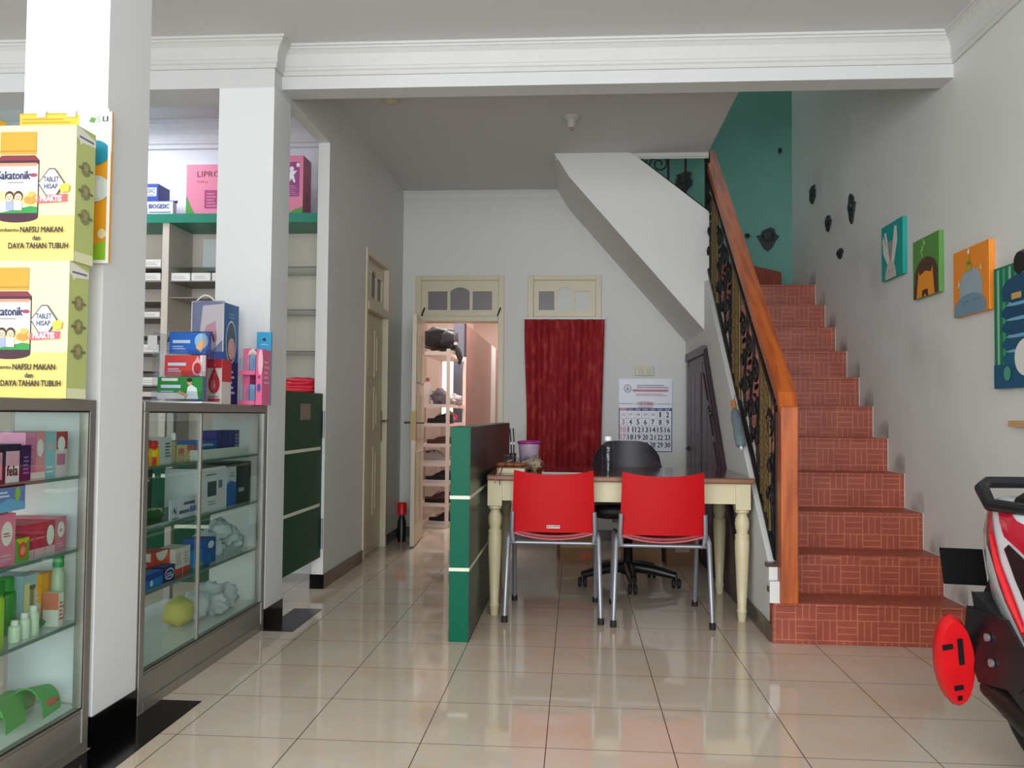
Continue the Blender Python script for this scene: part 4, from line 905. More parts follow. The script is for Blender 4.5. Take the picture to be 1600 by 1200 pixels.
# yellow display cartons on the near cabinet
YL, YL2, YG = C(222, 216, 166), C(226, 204, 112), C(190, 202, 126)
def vitamin_box(x1, y0, z0, label):
    x0, y1, h = x1-.36, y0+.10, .405
    mb = MB(); mb.box(x0, x1, y0, y1, z0, z0+h, YL)
    F = Face(mb, (x0, y0, z0), (1, 0, 0), (0, 0, 1)); w_ = .36
    F.rect(0, 0, w_, .135, YL2)
    cx_ = w_-.178; BR = C(196, 148, 44); DR = C(60, 22, 40)
    F.rect(cx_-.066, .13, cx_+.066, .30, DR); F.ell(cx_, .13, .066, .016, DR, a0=180, a1=360); F.poly([(cx_-.066, .30), (cx_+.066, .30), (cx_+.052, .315), (cx_-.052, .315)], C(120, 40, 50))
    F.rect(cx_-.063, .142, cx_+.063, .288, C(238, 232, 222)); F.rect(cx_-.06, .282, cx_+.06, .292, C(206, 140, 110))
    F.poly([(cx_-.063, .142), (cx_+.063, .142), (cx_+.063, .168), (cx_-.02, .15)], C(40, 140, 60)); F.poly([(cx_-.063, .18), (cx_+.063, .16), (cx_+.063, .195), (cx_-.063, .21)], C(240, 214, 140))
    F.rect(cx_-.056, .318, cx_+.056, .385, BR); F.rect(cx_-.056, .325, cx_+.056, .329, C(170, 120, 30))
    F.text('Sakatonik', cx_-.062, .243, cx_+.040, .268, C(40, 46, 90), True); F.lines(cx_-.03, .232, cx_+.02, .238, 1, C(110, 110, 130)); F.ell(cx_+.050, .255, .012, .006, C(150, 60, 90))
    for k, dx in enumerate((-.022, .006)):
        F.rect(cx_+dx-.012, .15, cx_+dx+.012, .178, C(150, 160, 190) if k == 0 else C(226, 216, 200)); F.ell(cx_+dx, .192, .014, .016, C(70, 44, 30)); F.ell(cx_+dx, .188, .011, .012, C(236, 196, 166)); F.ell(cx_+dx-.004, .190, .0015, .002, DR, n=8); F.ell(cx_+dx+.004, .190, .0015, .002, DR, n=8); F.ell(cx_+dx, .183, .004, .0015, C(190, 70, 60), n=8)
    F.ell(cx_+.042, .18, .018, .012, C(232, 140, 60)); F.ell(cx_+.048, .197, .012, .009, C(236, 170, 80))
    ux = w_-.070
    K = 1.3
    class Q:      # the badge drawn at 1.3 times about its middle
        def poly(q, pts, m): F.poly([(ux+(u-ux)*K, .222+(v-.222)*K) for u, v in pts], m)
        def text(q, b, u0, v0, u1, v1, m, bd): F.text(b, ux+(u0-ux)*K, .222+(v0-.222)*K, ux+(u1-ux)*K, .222+(v1-.222)*K, m, bd)
    Bd = Q()
    Bd.poly([(ux-.032, .228), (ux-.006, .262), (ux+.008, .262), (ux+.032, .228), (ux+.012, .198), (ux-.012, .198)], C(60, 60, 90)); Bd.poly([(ux-.029, .228), (ux-.005, .259), (ux+.007, .259), (ux+.029, .228), (ux+.011, .201), (ux-.011, .201)], C(240, 240, 238))
    Bd.text('TABLET', ux-.018, .231, ux+.018, .242, C(40, 40, 80), True); Bd.text('HISAP', ux-.016, .215, ux+.016, .226, C(40, 40, 80), True)
    Bd.poly([(ux-.034, .182), (ux+.040, .186), (ux+.036, .194), (ux+.040, .203), (ux-.030, .198)], C(214, 90, 100)); Bd.text('PRAKTIS', ux-.024, .186, ux+.026, .199, C(250, 236, 236), True); Bd.poly([(ux+.02, .222), (ux+.035, .228), (ux+.044, .222), (ux+.042, .208), (ux+.024, .206)], C(226, 190, 60))
    BK = C(50, 34, 30)
    F.text('membantu', w_-.245, .086, w_-.166, .096, BK, True); F.text('NAFSU MAKAN', w_-.160, .083, w_-.030, .100, BK, True); F.text('dan', w_-.122, .060, w_-.098, .074, BK, True); F.text('DAYA TAHAN TUBUH', w_-.195, .035, w_-.012, .052, BK, True)
    G = Face(mb, (x1, y0, z0), (0, 1, 0), (0, 0, 1)); G.rect(0, 0, .10, h, YG); G.rect(0, 0, .10, .03, C(230, 232, 190))
    G.poly([(0, .405), (.1, .385), (.1, .365), (.03, .36), (.02, .35), (.012, .365), (0, .37)], C(236, 236, 226)); G.lines(.012, .372, .09, .385, 1, C(110, 110, 130))
    for v in (.285, .215, .14): G.ell(.05, v, .027, .024, C(140, 142, 96), n=8); G.rect(.012, v-.004, .088, v+.003, C(120, 116, 84)); G.ell(.05, v+.002, .012, .012, C(170, 160, 110), n=8)
    return tag(mb.build('vitamin_carton'), label, 'display carton', 'yellow display cartons on the near cabinet')
vitamin_box(-1.488, 2.45, 1.085, 'pale yellow display carton with a medicine jar picture, standing on the near cabinet')
vitamin_box(-1.478, 2.452, 1.4905, 'pale yellow display carton stacked on top of the lower yellow carton')
mb = MB(); mb.box(-1.785, -1.476, 2.643, 2.65, 1.52, 2.0, C(232, 160, 30)); F = Face(mb, (-1.785, 2.643, 1.52), (1, 0, 0), (0, 0, 1))
F.rect(.19, .35, .309, .48, C(236, 236, 232)); F.rect(.002, .44, .20, .475, C(242, 190, 60)); F.lines(.01, .447, .17, .468, 2, C(190, 150, 50)); F.ell(.25, .36, .045, .05, C(236, 236, 232)); F.poly([(.232, .45), (.24, .465), (.256, .46), (.25, .445)], C(90, 150, 60)); F.lines(.258, .45, .273, .468, 3, C(130, 150, 130)); F.rect(.278, .45, .296, .47, C(60, 60, 60)); F.rect(.283, .452, .291, .466, C(230, 230, 230))
F.ell(.255, .35, .05, .04, C(0, 142, 168)); F.ell(.262, .235, .045, .042, C(206, 222, 214)); F.poly([(.2, 0), (.309, 0), (.309, .07), (.26, .055), (.2, .06)], C(140, 190, 40)); F.ell(.285, .09, .014, .016, C(222, 214, 160)); F.rect(.240, .205, .28, .26, C(226, 232, 226))
F.rect(.299, .0, .309, .48, C(236, 236, 232)); F.rect(0, -.004, .309, .006, C(236, 236, 232))
for x in (.06, .16, .27): F.rect(x, .465, x+.03, .49, C(214, 214, 208))
tag(mb.build('poster'), 'orange and white health poster taped to the near pillar behind the yellow cartons', 'poster')
mb = MB(); mb.box(-1.98, -1.80, 2.56, 2.60, 1.085, 1.955, C(216, 176, 30)); F = Face(mb, (-1.98, 2.56, 1.085), (1, 0, 0), (0, 0, 1)); F.poly([(0, .75), (.18, .78), (.18, .82), (0, .80)], C(180, 50, 30)); F.poly([(0, .80), (.18, .82), (.18, .85), (0, .85)], C(120, 150, 40))
tag(mb.build('display_stand'), 'tall yellow and red cardboard display at the left edge behind the yellow cartons', 'display stand')

# displays on the further cabinet
root = empty('brochure_rack', (-1.56, 3.33, 1.084), 'clear acrylic rack with blue, red and green leaflets on the further cabinet', 'brochure rack')
mb = loc(MB(), root)
mb.box(-1.645, -1.44, 3.26, 3.40, 1.084, 1.090, M_WHITE); mb.build('base', root)
mb = loc(MB(), root)
for x in (-1.645, -1.446): mb.box(x, x+.003, 3.27, 3.39, 1.09, 1.36, M_CLEAR)
mb.box(-1.645, -1.443, 3.388, 3.391, 1.09, 1.375, M_CLEAR)
for z, y in ((1.12, 3.275), (1.20, 3.305), (1.285, 3.335)): mb.box(-1.65, -1.443, y, y+.003, z-.03, z+.01, M_CLEAR)
mb.build('acrylic_holder', root)
mb = loc(MB(), root); mb.tube([(-1.64, 3.385, 1.33)]+[(-1.64+.012, 3.385, 1.368), (-1.46, 3.385, 1.368), (-1.448, 3.385, 1.33)], .004, mat('dark_edge', (50, 54, 70), .4)); mb.build('rim', root)
mb = loc(MB(), root); mb.box(-1.662, -1.625, 3.262, 3.266, 1.29, 1.345, M_WHITE); mb.build('hanging_tag', root)
for z0, z1, y, xl, base, nm in ((1.28, 1.365, 3.35, -1.617, (24, 104, 200), 'blue'), (1.19, 1.272, 3.32, -1.620, (212, 62, 60), 'red'), (1.10, 1.185, 3.29, -1.632, (30, 136, 56), 'green')):
    mb = loc(MB(), root); mb.box(xl, -1.452, y, y+.012, z0, z1, C(*base)); F = Face(mb, (xl, y, z0), (1, 0, 0), (0, 0, 1)); w_ = -1.452-xl; h = z1-z0
    F.lines(.014, h*.5, w_*.52, h*.66, 1, C(200, 222, 246), .9); F.lines(.014, h*.22, w_*.4, h*.42, 2, C(190, 210, 240))
    if nm == 'blue': F.ell(w_*.80, h*.60, w_*.17, h*.36, C(150, 196, 226)); F.poly([(w_*.66, h*.3), (w_*.78, h*.62), (w_*.84, h*.7), (w_*.95, h*.45), (w_*.84, h*.3), (w_*.80, h*.05)], C(232, 186, 130))
    if nm == 'red': F.rect(w_*.86, 0, w_, h, C(236, 226, 226)); F.ell(w_*.80, h*.40, w_*.13, h*.38, C(232, 170, 170)); F.poly([(w_*.68, h*.45), (w_*.80, h*.98), (w_*.92, h*.45)], C(232, 170, 170)); F.ell(w_*.80, h*.38, w_*.09, h*.27, C(176, 30, 44))
    if nm == 'green':
        F.rect(0, 0, w_*.62, h*.28, C(236, 230, 226)); F.poly([(w_*.64, 0), (w_*.68, h*.55), (w_*.76, h*.66), (w_*.88, h*.5), (w_*.92, 0)], C(226, 236, 236)); F.ell(w_*.72, h*.76, w_*.05, h*.13, C(222, 170, 130)); F.ell(w_*.72, h*.87, w_*.06, h*.1, C(40, 26, 24)); F.poly([(w_*.44, h*.3), (w_*.5, h*.38), (w_*.7, h*.2), (w_*.66, h*.05)], C(222, 170, 130)); F.rect(w_*.1, h*.82, w_*.46, h*.95, C(226, 236, 226))
    tag(mb.build('leaflet', root), nm+' leaflet')
root.location = (-1.56-.052, 3.45, 1.084); root.scale = (1.036, 1.036, 1.036)
carton('side_carton', -1.575, -1.508, 3.62, 3.72, 1.0835, 1.275, (214, 206, 200), 'white carton with a large red drop beside the acrylic rack', 'carton', lambda Fx, Fy, w_, d, h: (Fy.rect(0, h*.8, d, h, C(190, 30, 44)), Fy.ell(d*.5, h*.45, d*.38, h*.22, C(176, 30, 40)), Fy.poly([(d*.14, h*.5), (d*.5, h*.86), (d*.86, h*.5)], C(176, 30, 40)), Fy.ell(d*.45, h*.42, d*.16, h*.12, C(216, 110, 110)), Fy.rect(d*.1, h*.05, d*.9, h*.12, C(180, 60, 70)), Fy.lines(d*.1, h*.15, d*.8, h*.2, 1, C(120, 120, 120)), Fx.rect(0, h*.5, w_, h, C(200, 40, 50))))
root = empty('mask_carton', (-1.585, 3.80, 1.0835), 'tall blue carton with oval window and clear front, holding face masks', 'carton')
mb = loc(MB(), root); x0, x1, y0, y1, z0, z1 = -1.75, -1.602, 3.85, 4.03, 1.0835, 1.55
mb.box(x0+.003, x1, y0+.003, y1, z0, z1, C(38, 104, 160)); G = Face(mb, (x1, y0, z0), (0, 1, 0), (0, 0, 1)); G.rect(0, 0, .18, .20, C(20, 50, 120)); G.ell(.09, .29, .062, .10, C(206, 216, 226)); G.ell(.09, .29, .055, .092, C(70, 90, 110)); G.ell(.095, .26, .04, .05, C(214, 170, 160)); G.lines(.03, .05, .14, .17, 5, C(190, 206, 232)); G.lines(.05, .40, .12, .43, 2, C(100, 150, 196)); mb.build('carton_body', root)
mb = loc(MB(), root); F = Face(mb, (x0, y0+.003, z0), (1, 0, 0), (0, 0, 1)); F.rect(0, .24, .152, .472, C(120, 124, 160)); F.poly([(.03, .25), (.05, .45), (.15, .46), (.15, .30), (.10, .25)], C(232, 214, 214)); F.poly([(.04, .29), (.07, .36), (.11, .38), (.12, .29)], C(226, 150, 160)); F.rect(0, 0, .152, .24, C(24, 70, 150)); mb.build('mask_pack', root)
mb = loc(MB(), root); mb.box(x0, x1, y0-.001, y0+.001, z0+.24, z1, M_CLEAR); mb.tube([(x0, y0-.001, z0+.24), (x0, y0-.001, z1), (x1, y0-.001, z1), (x1, y0-.001, z0+.24)], .0025, M_WHITE); mb.build('clear_window', root)
mb = loc(MB(), root); mb.tube([(x0+.0+.10*t, y0+.03, z1+.035*math.sin(math.pi*t)) for t in [i/12 for i in range(13)]], .004, M_WHITE); mb.build('carry_loop', root)
root = empty('pacifier_display', (-1.50, 3.95, 1.0835), 'pink and light blue cardboard display rack against the further pillar', 'display rack')
PKN, LBL = C(232, 106, 150), C(56, 164, 210)
mb = loc(MB(), root); mb.box(-1.525, -1.43, 4.06, 4.075, 1.0835, 1.435, LBL); F = Face(mb, (-1.525, 4.06, 1.0835), (1, 0, 0), (0, 0, 1)); F.ell(.05, .315, .012, .008, C(30, 60, 90)); F.lines(.025, .29, .075, .297, 1, C(190, 226, 240)); F.rect(.0, 0, .07, .20, C(110, 160, 200)); mb.build('back_card', root)
mb = loc(MB(), root); mb.box(-1.57, -1.525, 3.98, 4.075, 1.0835, 1.35, PKN); F = Face(mb, (-1.57, 3.98, 1.0835), (1, 0, 0), (0, 0, 1)); F.ell(.06, .21, .035, .055, C(236, 214, 200)); F.ell(.06, .205, .025, .042, C(214, 170, 140)); mb.box(-1.47, -1.43, 3.95, 4.06, 1.0835, 1.345, PKN); F = Face(mb, (-1.47, 3.95, 1.0835), (1, 0, 0), (0, 0, 1)); F.ell(.028, .20, .016, .06, C(240, 190, 200)); F.ell(.02, .08, .012, .02, C(80, 80, 150)); F.ell(.02, .13, .006, .008, C(120, 60, 110)); G = Face(mb, (-1.43, 3.95, 1.0835), (0, 1, 0), (0, 0, 1)); G.lines(.02, .1, .09, .22, 5, C(246, 180, 200)); mb.build('side_card', root)
for z in (0, .14):
    mb = loc(MB(), root); mb.box(-1.572, -1.47, 3.93, 4.06, 1.0835+z, 1.1035+z, PKN); mb.box(-1.572, -1.47, 3.93, 3.933, 1.1035+z, 1.16+z, M_CLEAR); mb.build('shelf', root)
for k, (x, z) in enumerate(((-1.545, 0), (-1.505, 0), (-1.545, .14), (-1.505, .14))):
    mb = loc(MB(), root); mb.box(x-.015, x+.02, 3.97, 4.05, 1.104+z, 1.18+z, C(120, 170, 206) if k % 2 else C(226, 120, 160)); mb.build('blister_pack', root)
root.location = (-1.513, 3.972, 1.0835); root.scale = (.74, 1, 1)

# ------------------------------------------------------------------ pharmacy: gate, shelf unit, boxes
root = empty('counter_gate', (-1.53, 4.8, .19), 'dark green swing gate with two pale stripes between pillar and left wall', 'gate')
mb = loc(MB(), root); mb.box(-1.548, -1.516, 4.428, 5.145, .188, 1.165, M_DKGREEN); mb.build('panel', root, bevel=.002)
for z in (.503, .839):
    mb = loc(MB(), root); mb.box(-1.517, -1.5145, 4.427, 5.11, z-.009, z+.009, M_STRIPE); mb.build('stripe', root)
for z0, z1 in ((.90, 1.06), (.24, .42)):
    mb = loc(MB(), root); mb.tube([(-1.507, 5.135, z0), (-1.507, 5.135, z1)], .006, M_STEEL, 8); mb.build('hinge', root)
mb = loc(MB(), root); mb.box(-1.516, -1.5145, 4.72, 4.90, 1.01, 1.10, C(120, 116, 110)); F = Face(mb, (-1.5145, 4.72, 1.01), (0, 1, 0), (0, 0, 1)); F.lines(.02, .02, .16, .08, 3, C(160, 120, 110)); mb.build('sticker', root)
SHB = mat('shelf_cream_laminate', (206, 196, 184), .5); SHG = mat('shelf_grey_laminate', (150, 142, 134), .5)
root = empty('wall_shelf_unit', (-2.6, 5.4, 0), 'cream shelving unit with green top edge along the pharmacy back wall', 'shelving')
SX0, SX1, SY0, SY1 = -4.2, -1.585, 5.25, 5.61
mb = loc(MB(), root); mb.box(SX0, SX1, SY0-.012, SY1, 2.228, 2.284, mat('teal_green_edge', (22, 128, 104), .4)); mb.build('top_board', root)
mb = loc(MB(), root); mb.box(SX0, SX1, SY1-.02, SY1, .80, 2.228, SHB); mb.build('back_panel', root)
for x in (SX0, -3.37, -2.587, -1.80):
    wd = .042
    if x > -2: continue
    mb = loc(MB(), root); mb.box(x, x+wd, SY0, SY1-.02, .80, 2.228, SHB); mb.build('divider', root)
mb = loc(MB(), root); mb.box(-2.0, -1.98, SY0, SY1-.02, .80, 2.228, SHB); mb.build('divider', root)
for z in (1.955, 1.869, 1.765):
    mb = loc(MB(), root); mb.box(-2.545, -2.0, SY0+.02, SY1-.02, z-.006, z, M_SHELF if z > 1.9 else SHG); mb.build('shelf', root)
for z in (1.955, 1.87, 1.745, 1.64, 1.53, 1.42, 1.31, 1.215, 1.12):
    mb = loc(MB(), root); mb.box(-3.328, -2.587, SY0+.005, SY1-.02, z-.010, z, SHG); mb.build('shelf', root)
for z in (1.955, 1.688, 1.431):
    mb = loc(MB(), root); mb.box(-1.98, SX1, SY0+.02, SY1-.02, z-.006, z, M_SHELF); mb.box(-1.98, SX1, SY0+.018, SY0+.02, z-.006, z, C(70, 76, 70)); mb.build('shelf', root)
mb = loc(MB(), root); mb.box(-2.545, -2.0, SY0+.02, SY1-.02, 1.40, 1.412, SHG); mb.build('shelf', root)
mb = loc(MB(), root); mb.box(SX0, SX1, SY0-.02, SY1, 1.14, 1.17, SHB); mb.build('worktop', root)
mb = loc(MB(), root); mb.box(SX0, -1.99, SY0, SY1, 0, .80, M_DKGREEN); mb.build('base_cabinet', root)
for z in (.64, .33):
    for k in range(4):
        mb = loc(MB(), root); mb.box(SX0+.02+.54*k, SX0+.52+.54*k, SY0-.004, SY0, z, z+.022, M_STRIPE); mb.build('stripe', root)
def pcart(x0, x1, y0, z0, h, label, base=(232, 230, 226)):
    return carton('medicine_carton', x0, x1, y0, y0+.14, z0, z0+h, base, label, 'carton', lambda Fx, Fy, w_, d, h: (Fy.lines(d*.12, h*.25, d*.8, h*.75, 2, C(196, 194, 192)), Fy.rect(0, h*.9, d, h, C(246, 244, 240))))
ordw = ('first', 'second', 'third', 'fourth', 'fifth', 'sixth')
for k in range(4): pcart(-2.535+.132*k, -2.415+.132*k, SY0+.02, 1.8695, .047, 'small white medicine carton, %s from the divider in the middle shelf row' % ordw[k], (236-4*k, 234-5*k, 232-6*k))
rows = ((1.8705, 'upper middle'), (1.9555, 'uppermost'), (1.6405, 'fourth'), (1.4205, 'lower middle'), (1.2155, 'lower'))
for z, nm in rows:
    for k in range(3):
        pcart(-2.71-.125*k, -2.60-.125*k, SY0+.01, z, .045 if z != 1.6405 else .03, 'small white carton in the %s row of the left bay, %s from the divider' % (nm, ordw[k]), (228, 226-3*k, 220-4*k))
carton('file_holder', -2.40, -2.22, 5.42, 5.54, 1.9555, 2.16, (186, 196, 196), 'pale bluish folder standing on the top glass shelf in the middle bay', 'folder')
carton('carton', -2.20, -2.08, 5.40, 5.52, 1.9555, 2.13, (190, 176, 110), 'olive and cream carton on the top glass shelf beside the pillar', 'carton', lambda Fx, Fy, w_, d, h: (Fy.rect(0, h*.2, d, h*.35, C(226, 220, 200)), Fy.rect(0, h*.9, d, h, C(150, 136, 80))))
# boxes on top of the unit
ZT = 2.2845
def biog(x0, x1, y0, h, label, lines=True, rot=0):
    mb = MB(); mb.box(x0, x1, y0, y0+.16, ZT, ZT+h, C(42, 66, 150)); F = Face(mb, (x0, y0, ZT), (1, 0, 0), (0, 0, 1)); w_ = x1-x0
    return mb, F, w_
mb, F, w_ = biog(-2.90, -2.664, 5.33, .215, '')
F.rect(.09, .135, w_-.01, .19, C(214, 222, 240)); F.text('BIOGESIC', .075, .158, w_-.02, .182, C(40, 50, 130), True); F.lines(.10, .140, w_-.02, .150, 1, C(90, 90, 130)); F.lines(.08, .09, w_-.06, .12, 2, C(120, 140, 200)); F.poly([(.1, 0), (.16, 0), (.15, .06), (.12, .05)], C(226, 220, 224))
tag(mb.build('medicine_box'), 'tall blue and white medicine box on the shelf unit beside the near pillar', 'box')
mb = MB(); mb.box(-2.725, -2.535, 5.27, 5.32, ZT, ZT+.085, C(218, 224, 240)); mb.prism([(5.27, ZT+.085), (5.32, ZT+.085), (5.328, ZT+.105)], 'x', -2.70, -2.53, C(42, 66, 150))
F = Face(mb, (-2.725, 5.27, ZT), (1, 0, 0), (0, 0, 1)); F.poly([(0, 0), (.025, 0), (.025, .06), (0, .05)], C(42, 66, 150)); F.text('BIOGESIC', .035, .042, .165, .068, C(40, 50, 130), True); F.lines(.035, .014, .175, .028, 1, C(90, 90, 130))
tag(mb.build('medicine_box'), 'small open white and blue medicine box in front of the tall blue one', 'box')
PB = C(222, 128, 158)
mb = MB(); x0, x1, y0, z0, h = -2.478, -1.98, 5.33, ZT, .335
mb.box(x0, x1, y0, y0+.15, z0, z0+h, PB); F = Face(mb, (x0, y0, z0), (1, 0, 0), (0, 0, 1))
F.poly([(0, 0), (.07, 0), (.03, .07), (0, .14)], C(70, 150, 60)); F.text('LIPROLAC', .07, .255, .33, .292, C(110, 40, 60)); F.text('baby', .07, .215, .14, .235, C(196, 90, 120)); F.rect(.12, .055, .25, .17, C(170, 60, 110)); F.lines(.135, .065, .2, .16, 5, C(206, 120, 160)); F.ell(.23, .12, .015, .015, C(236, 220, 230)); F.poly([(.205, .12), (.22, .11), (.225, .07), (.235, .07), (.235, .11), (.25, .125)], C(236, 220, 230)); F.rect(.26, .06, .38, .16, C(150, 90, 150))
tag(mb.build('medicine_box'), 'large pink LIPROLAC box on the shelf unit left of the further pillar', 'box')
mb = MB(); x0, x1, y0, z0, h = -1.90, -1.722, 5.33, ZT, .385
mb.box(x0, x1, y0, y0+.16, z0, z0+h, PB); F = Face(mb, (x0, y0, z0), (1, 0, 0), (0, 0, 1))
F.rect(.05, .125, .155, .345, C(150, 70, 130)); F.ell(.105, .30, .014, .016, C(236, 230, 236)); F.ell(.145, .325, .011, .014, C(236, 230, 236)); F.poly([(.07, .27), (.10, .285), (.14, .29), (.13, .275), (.118, .262), (.13, .215), (.118, .215), (.105, .24), (.09, .215), (.078, .215), (.094, .262), (.085, .268)], C(236, 230, 236)); F.lines(.06, .135, .145, .20, 5, C(200, 120, 170)); F.poly([(.05, 0), (.178, 0), (.178, .06), (.13, .045)], C(90, 150, 70))
G = Face(mb, (x1, y0, z0), (0, 1, 0), (0, 0, 1)); G.rect(0, 0, .16, h, C(176, 96, 110)); G.ell(.08, .13, .02, .03, C(110, 80, 70))
tag(mb.build('medicine_box'), 'pink box with a white dancing figure between the further pillar and the wall', 'box')
carton('carton', -1.92, -1.80, 5.33, 5.48, 1.1705, 1.245, (206, 196, 190), 'pale carton behind the red bags above the gate', 'carton')
for k in range(4):
    mb = MB(); mb.blob((-1.74+.01*k, 5.34, 1.19+.020*k), (.13-.012*k, .055, .018), mat('red_plastic_bag', (214, 34, 60), .35), .35, k+3, .7, 18, 8)
    tag(mb.build('red_bag'), ('lowest folded red plastic bag stacked above the green gate', 'second lowest folded red plastic bag above the green gate', 'third folded red plastic bag from the bottom above the green gate', 'topmost folded red plastic bag above the green gate')[k], 'plastic bag')

# ------------------------------------------------------------------ pictures on the right wall
def canvas(y_left, w_, z0, h, base, label, deco, xo=0):
    root = empty('canvas_picture', (XR-.012, y_left-w_/2, z0), label, 'picture')
    mb = loc(MB(), root); mb.box(XR-.025, XR-.0005, y_left-w_, y_left, z0, z0+h, C(*base)); mb.build('canvas', root, bevel=.001)
    mb = loc(MB(), root); F = Face(mb, (XR-.025, y_left, z0), (0, -1, 0), (0, 0, 1)); deco(F); mb.build('painted_design', root)
GYW, ORW = C(214, 214, 206), C(236, 150, 40)
def rabbit(F):
    F.poly([(.05, .27), (.075, .275), (.16, .10), (.12, .09)], GYW); F.poly([(.02, .24), (.04, .255), (.145, .09), (.11, .07), (.03, .16)], GYW)
    F.poly([(.21, .285), (.245, .285), (.255, .2), (.20, .08), (.15, .08)], GYW); F.poly([(.10, .21), (.19, .21), (.155, .09), (.14, .09)], C(150, 146, 138)); F.ell(.15, .0, .085, .10, C(196, 190, 180), a0=0, a1=180); F.ell(.125, .045, .006, .008, C(110, 100, 96), n=8); F.ell(.175, .045, .006, .008, C(110, 100, 96), n=8)
canvas(5.206, .33, 1.842, .315, (0, 150, 142), 'teal canvas painting of a rabbit head with long white ears on the right wall', rabbit)
def lion(F):
    BRN = C(84, 56, 44); F.ell(.17, .10, .15, .10, BRN); F.rect(.015, 0, .32, .07, BRN); F.poly([(.05, 0), (.07, .10), (.075, .14), (.09, .115), (.17, .13), (.235, .115), (.255, .145), (.26, .1), (.28, 0)], ORW); F.poly([(.12, 0), (.125, .035), (.195, .035), (.20, 0)], C(70, 40, 40)); F.poly([(.14, 0), (.16, .016), (.18, 0)], ORW)
    for u, v, r in ((.13, .25, .014), (.15, .28, .012), (.13, .215, .010), (.165, .27, .008), (.115, .235, .010)): F.ell(u, v, r, r*1.2, C(150, 190, 130), n=10)
canvas(4.732, .33, 1.674, .305, (86, 142, 62), 'green canvas painting of a lion head with brown mane on the right wall', lion)
def hippo(F):
    BG, B2 = C(150, 168, 176), C(112, 144, 160)
    F.ell(.18, .12, .115, .09, BG); F.rect(.065, .0, .295, .12, BG); F.ell(.17, .03, .16, .065, B2, a0=0, a1=180); F.rect(.01, 0, .33, .032, B2); F.poly([(.045, .13), (.06, .18), (.075, .14)], C(220, 190, 150)); F.poly([(.27, .19), (.285, .23), (.295, .18)], C(220, 190, 150))
    for u in (.11, .15, .22, .26): F.ell(u, .06, .008, .006, C(84, 110, 130), n=8)
    F.poly([(.13, .195), (.20, .195), (.165, .28)], C(180, 160, 40)); F.poly([(.142, .225), (.19, .225), (.18, .24), (.152, .24)], C(96, 130, 50)); F.ell(.168, .285, .012, .014, C(240, 226, 190), n=10)
canvas(4.239, .355, 1.524, .305, (232, 138, 34), 'orange canvas painting of a grey animal in a party hat on the right wall', hippo)
def teal(F):
    for k in range(6): F.rect(.03+.05*k, .02, .05+.05*k, .5, C(60, 160, 120) if k % 2 else C(130, 190, 160))
    F.rect(0, 0, .6, .10, C(16, 84, 116)); F.ell(.24, .40, .17, .06, C(16, 70, 104)); F.rect(.08, .36, .5, .40, C(16, 70, 104))
    for k, v in enumerate((.31, .25, .18, .12)): F.ell(.24, v, .17-.004*k, .04, C(14, 66+8*k, 100+6*k)); F.ell(.24, v+.03, .13, .007, C(110, 170, 196))
    F.ell(.27, .12, .09, .075, C(220, 220, 214)); F.rect(.16, .36, .24, .385, C(196, 160, 90)); F.ell(.12, .06, .03, .03, C(70, 150, 120))
canvas(3.842, .58, 1.178, .51, (18, 118, 84), 'large dark teal and green canvas painting at the right edge of the picture', teal)
mb = MB(); mb.lathe([(.045, 0), (.055, .02), (.045, .03)], (XR-.03, 3.62, 1.68), M_BLACK, 16, 'x'); tag(mb.build('dark_ornament'), 'round dark object on the right wall overlapping the teal painting', 'ornament')
mb = MB(); mb.box(XR-.03, XR-.0005, 3.50, 3.72, 1.02, 1.045, C(196, 160, 110)); tag(mb.build('wall_ledge'), 'small pale wooden ledge on the right wall below the teal painting', 'ledge')
# dark wall ornaments
DKO = mat('dark_metal_ornament', (40, 44, 44), .6, bump=.5, bscale=60)
def leafdecal(axis, p, w_, h, label, seed=0):
    mb = MB(); pts = [(0, -.5), (.22, -.36), (.42, -.1), (.5, .12), (.36, .2), (.38, .4), (.12, .5), (-.1, .46), (-.34, .38), (-.33, .18), (-.5, .14), (-.4, -.14), (-.2, -.38)]
    q = [(u*w_*(1+.15*math.sin(seed+i*2)), v*h*(1+.1*math.cos(seed*2+i))) for i, (u, v) in enumerate(pts)]
    if axis == 'x': mb.prism([(p[1]+u, p[2]+v) for u, v in q], 'x', p[0]-.012, p[0]-.0005, DKO); mb.blob((p[0]-.014, p[1], p[2]+h*.12), (.012, w_*.25, h*.2), DKO, .4, seed)
    else: mb.prism([(p[0]+u, p[2]+v) for u, v in q], 'y', p[1]-.012, p[1]-.0005, DKO); mb.blob((p[0], p[1]-.014, p[2]+h*.15), (w_*.28, .014, h*.22), DKO, .4, seed)
    return tag(mb.build('wall_ornament'), label, 'ornament')
leafdecal('y', (1.60, YB, 2.54), .17, .21, 'large dark carved ornament on the green stairwell wall', 1)
leafdecal('y', (1.43, YB, 2.57), .05, .05, 'tiny dark ornament left of the large one on the green wall', 2)
leafdecal('y', (1.70, YB, 3.29), .035, .05, 'tiny dark ornament high on the green stairwell wall', 3)
leafdecal('y', (.90, YB, 3.03), .16, .19, 'dark ornament on the green wall seen through the triangle above the upper flight', 4)
for (y, z, ww, h, lb, sd) in ((6.76, 2.75, .17, .15, 'dark leaf shaped ornament on the right wall nearest the green corner', 5), (6.35, 2.44, .14, .11, 'small pale grey leaf ornament low on the right wall near the corner', 6), (5.82, 2.42, .14, .20, 'tall dark leaf ornament on the right wall, closest to the viewer', 7), (6.07, 2.17, .13, .08, 'lowest small dark leaf ornament on the right wall', 8)):
    leafdecal('x', (XR, y, z), ww, h, lb, sd)

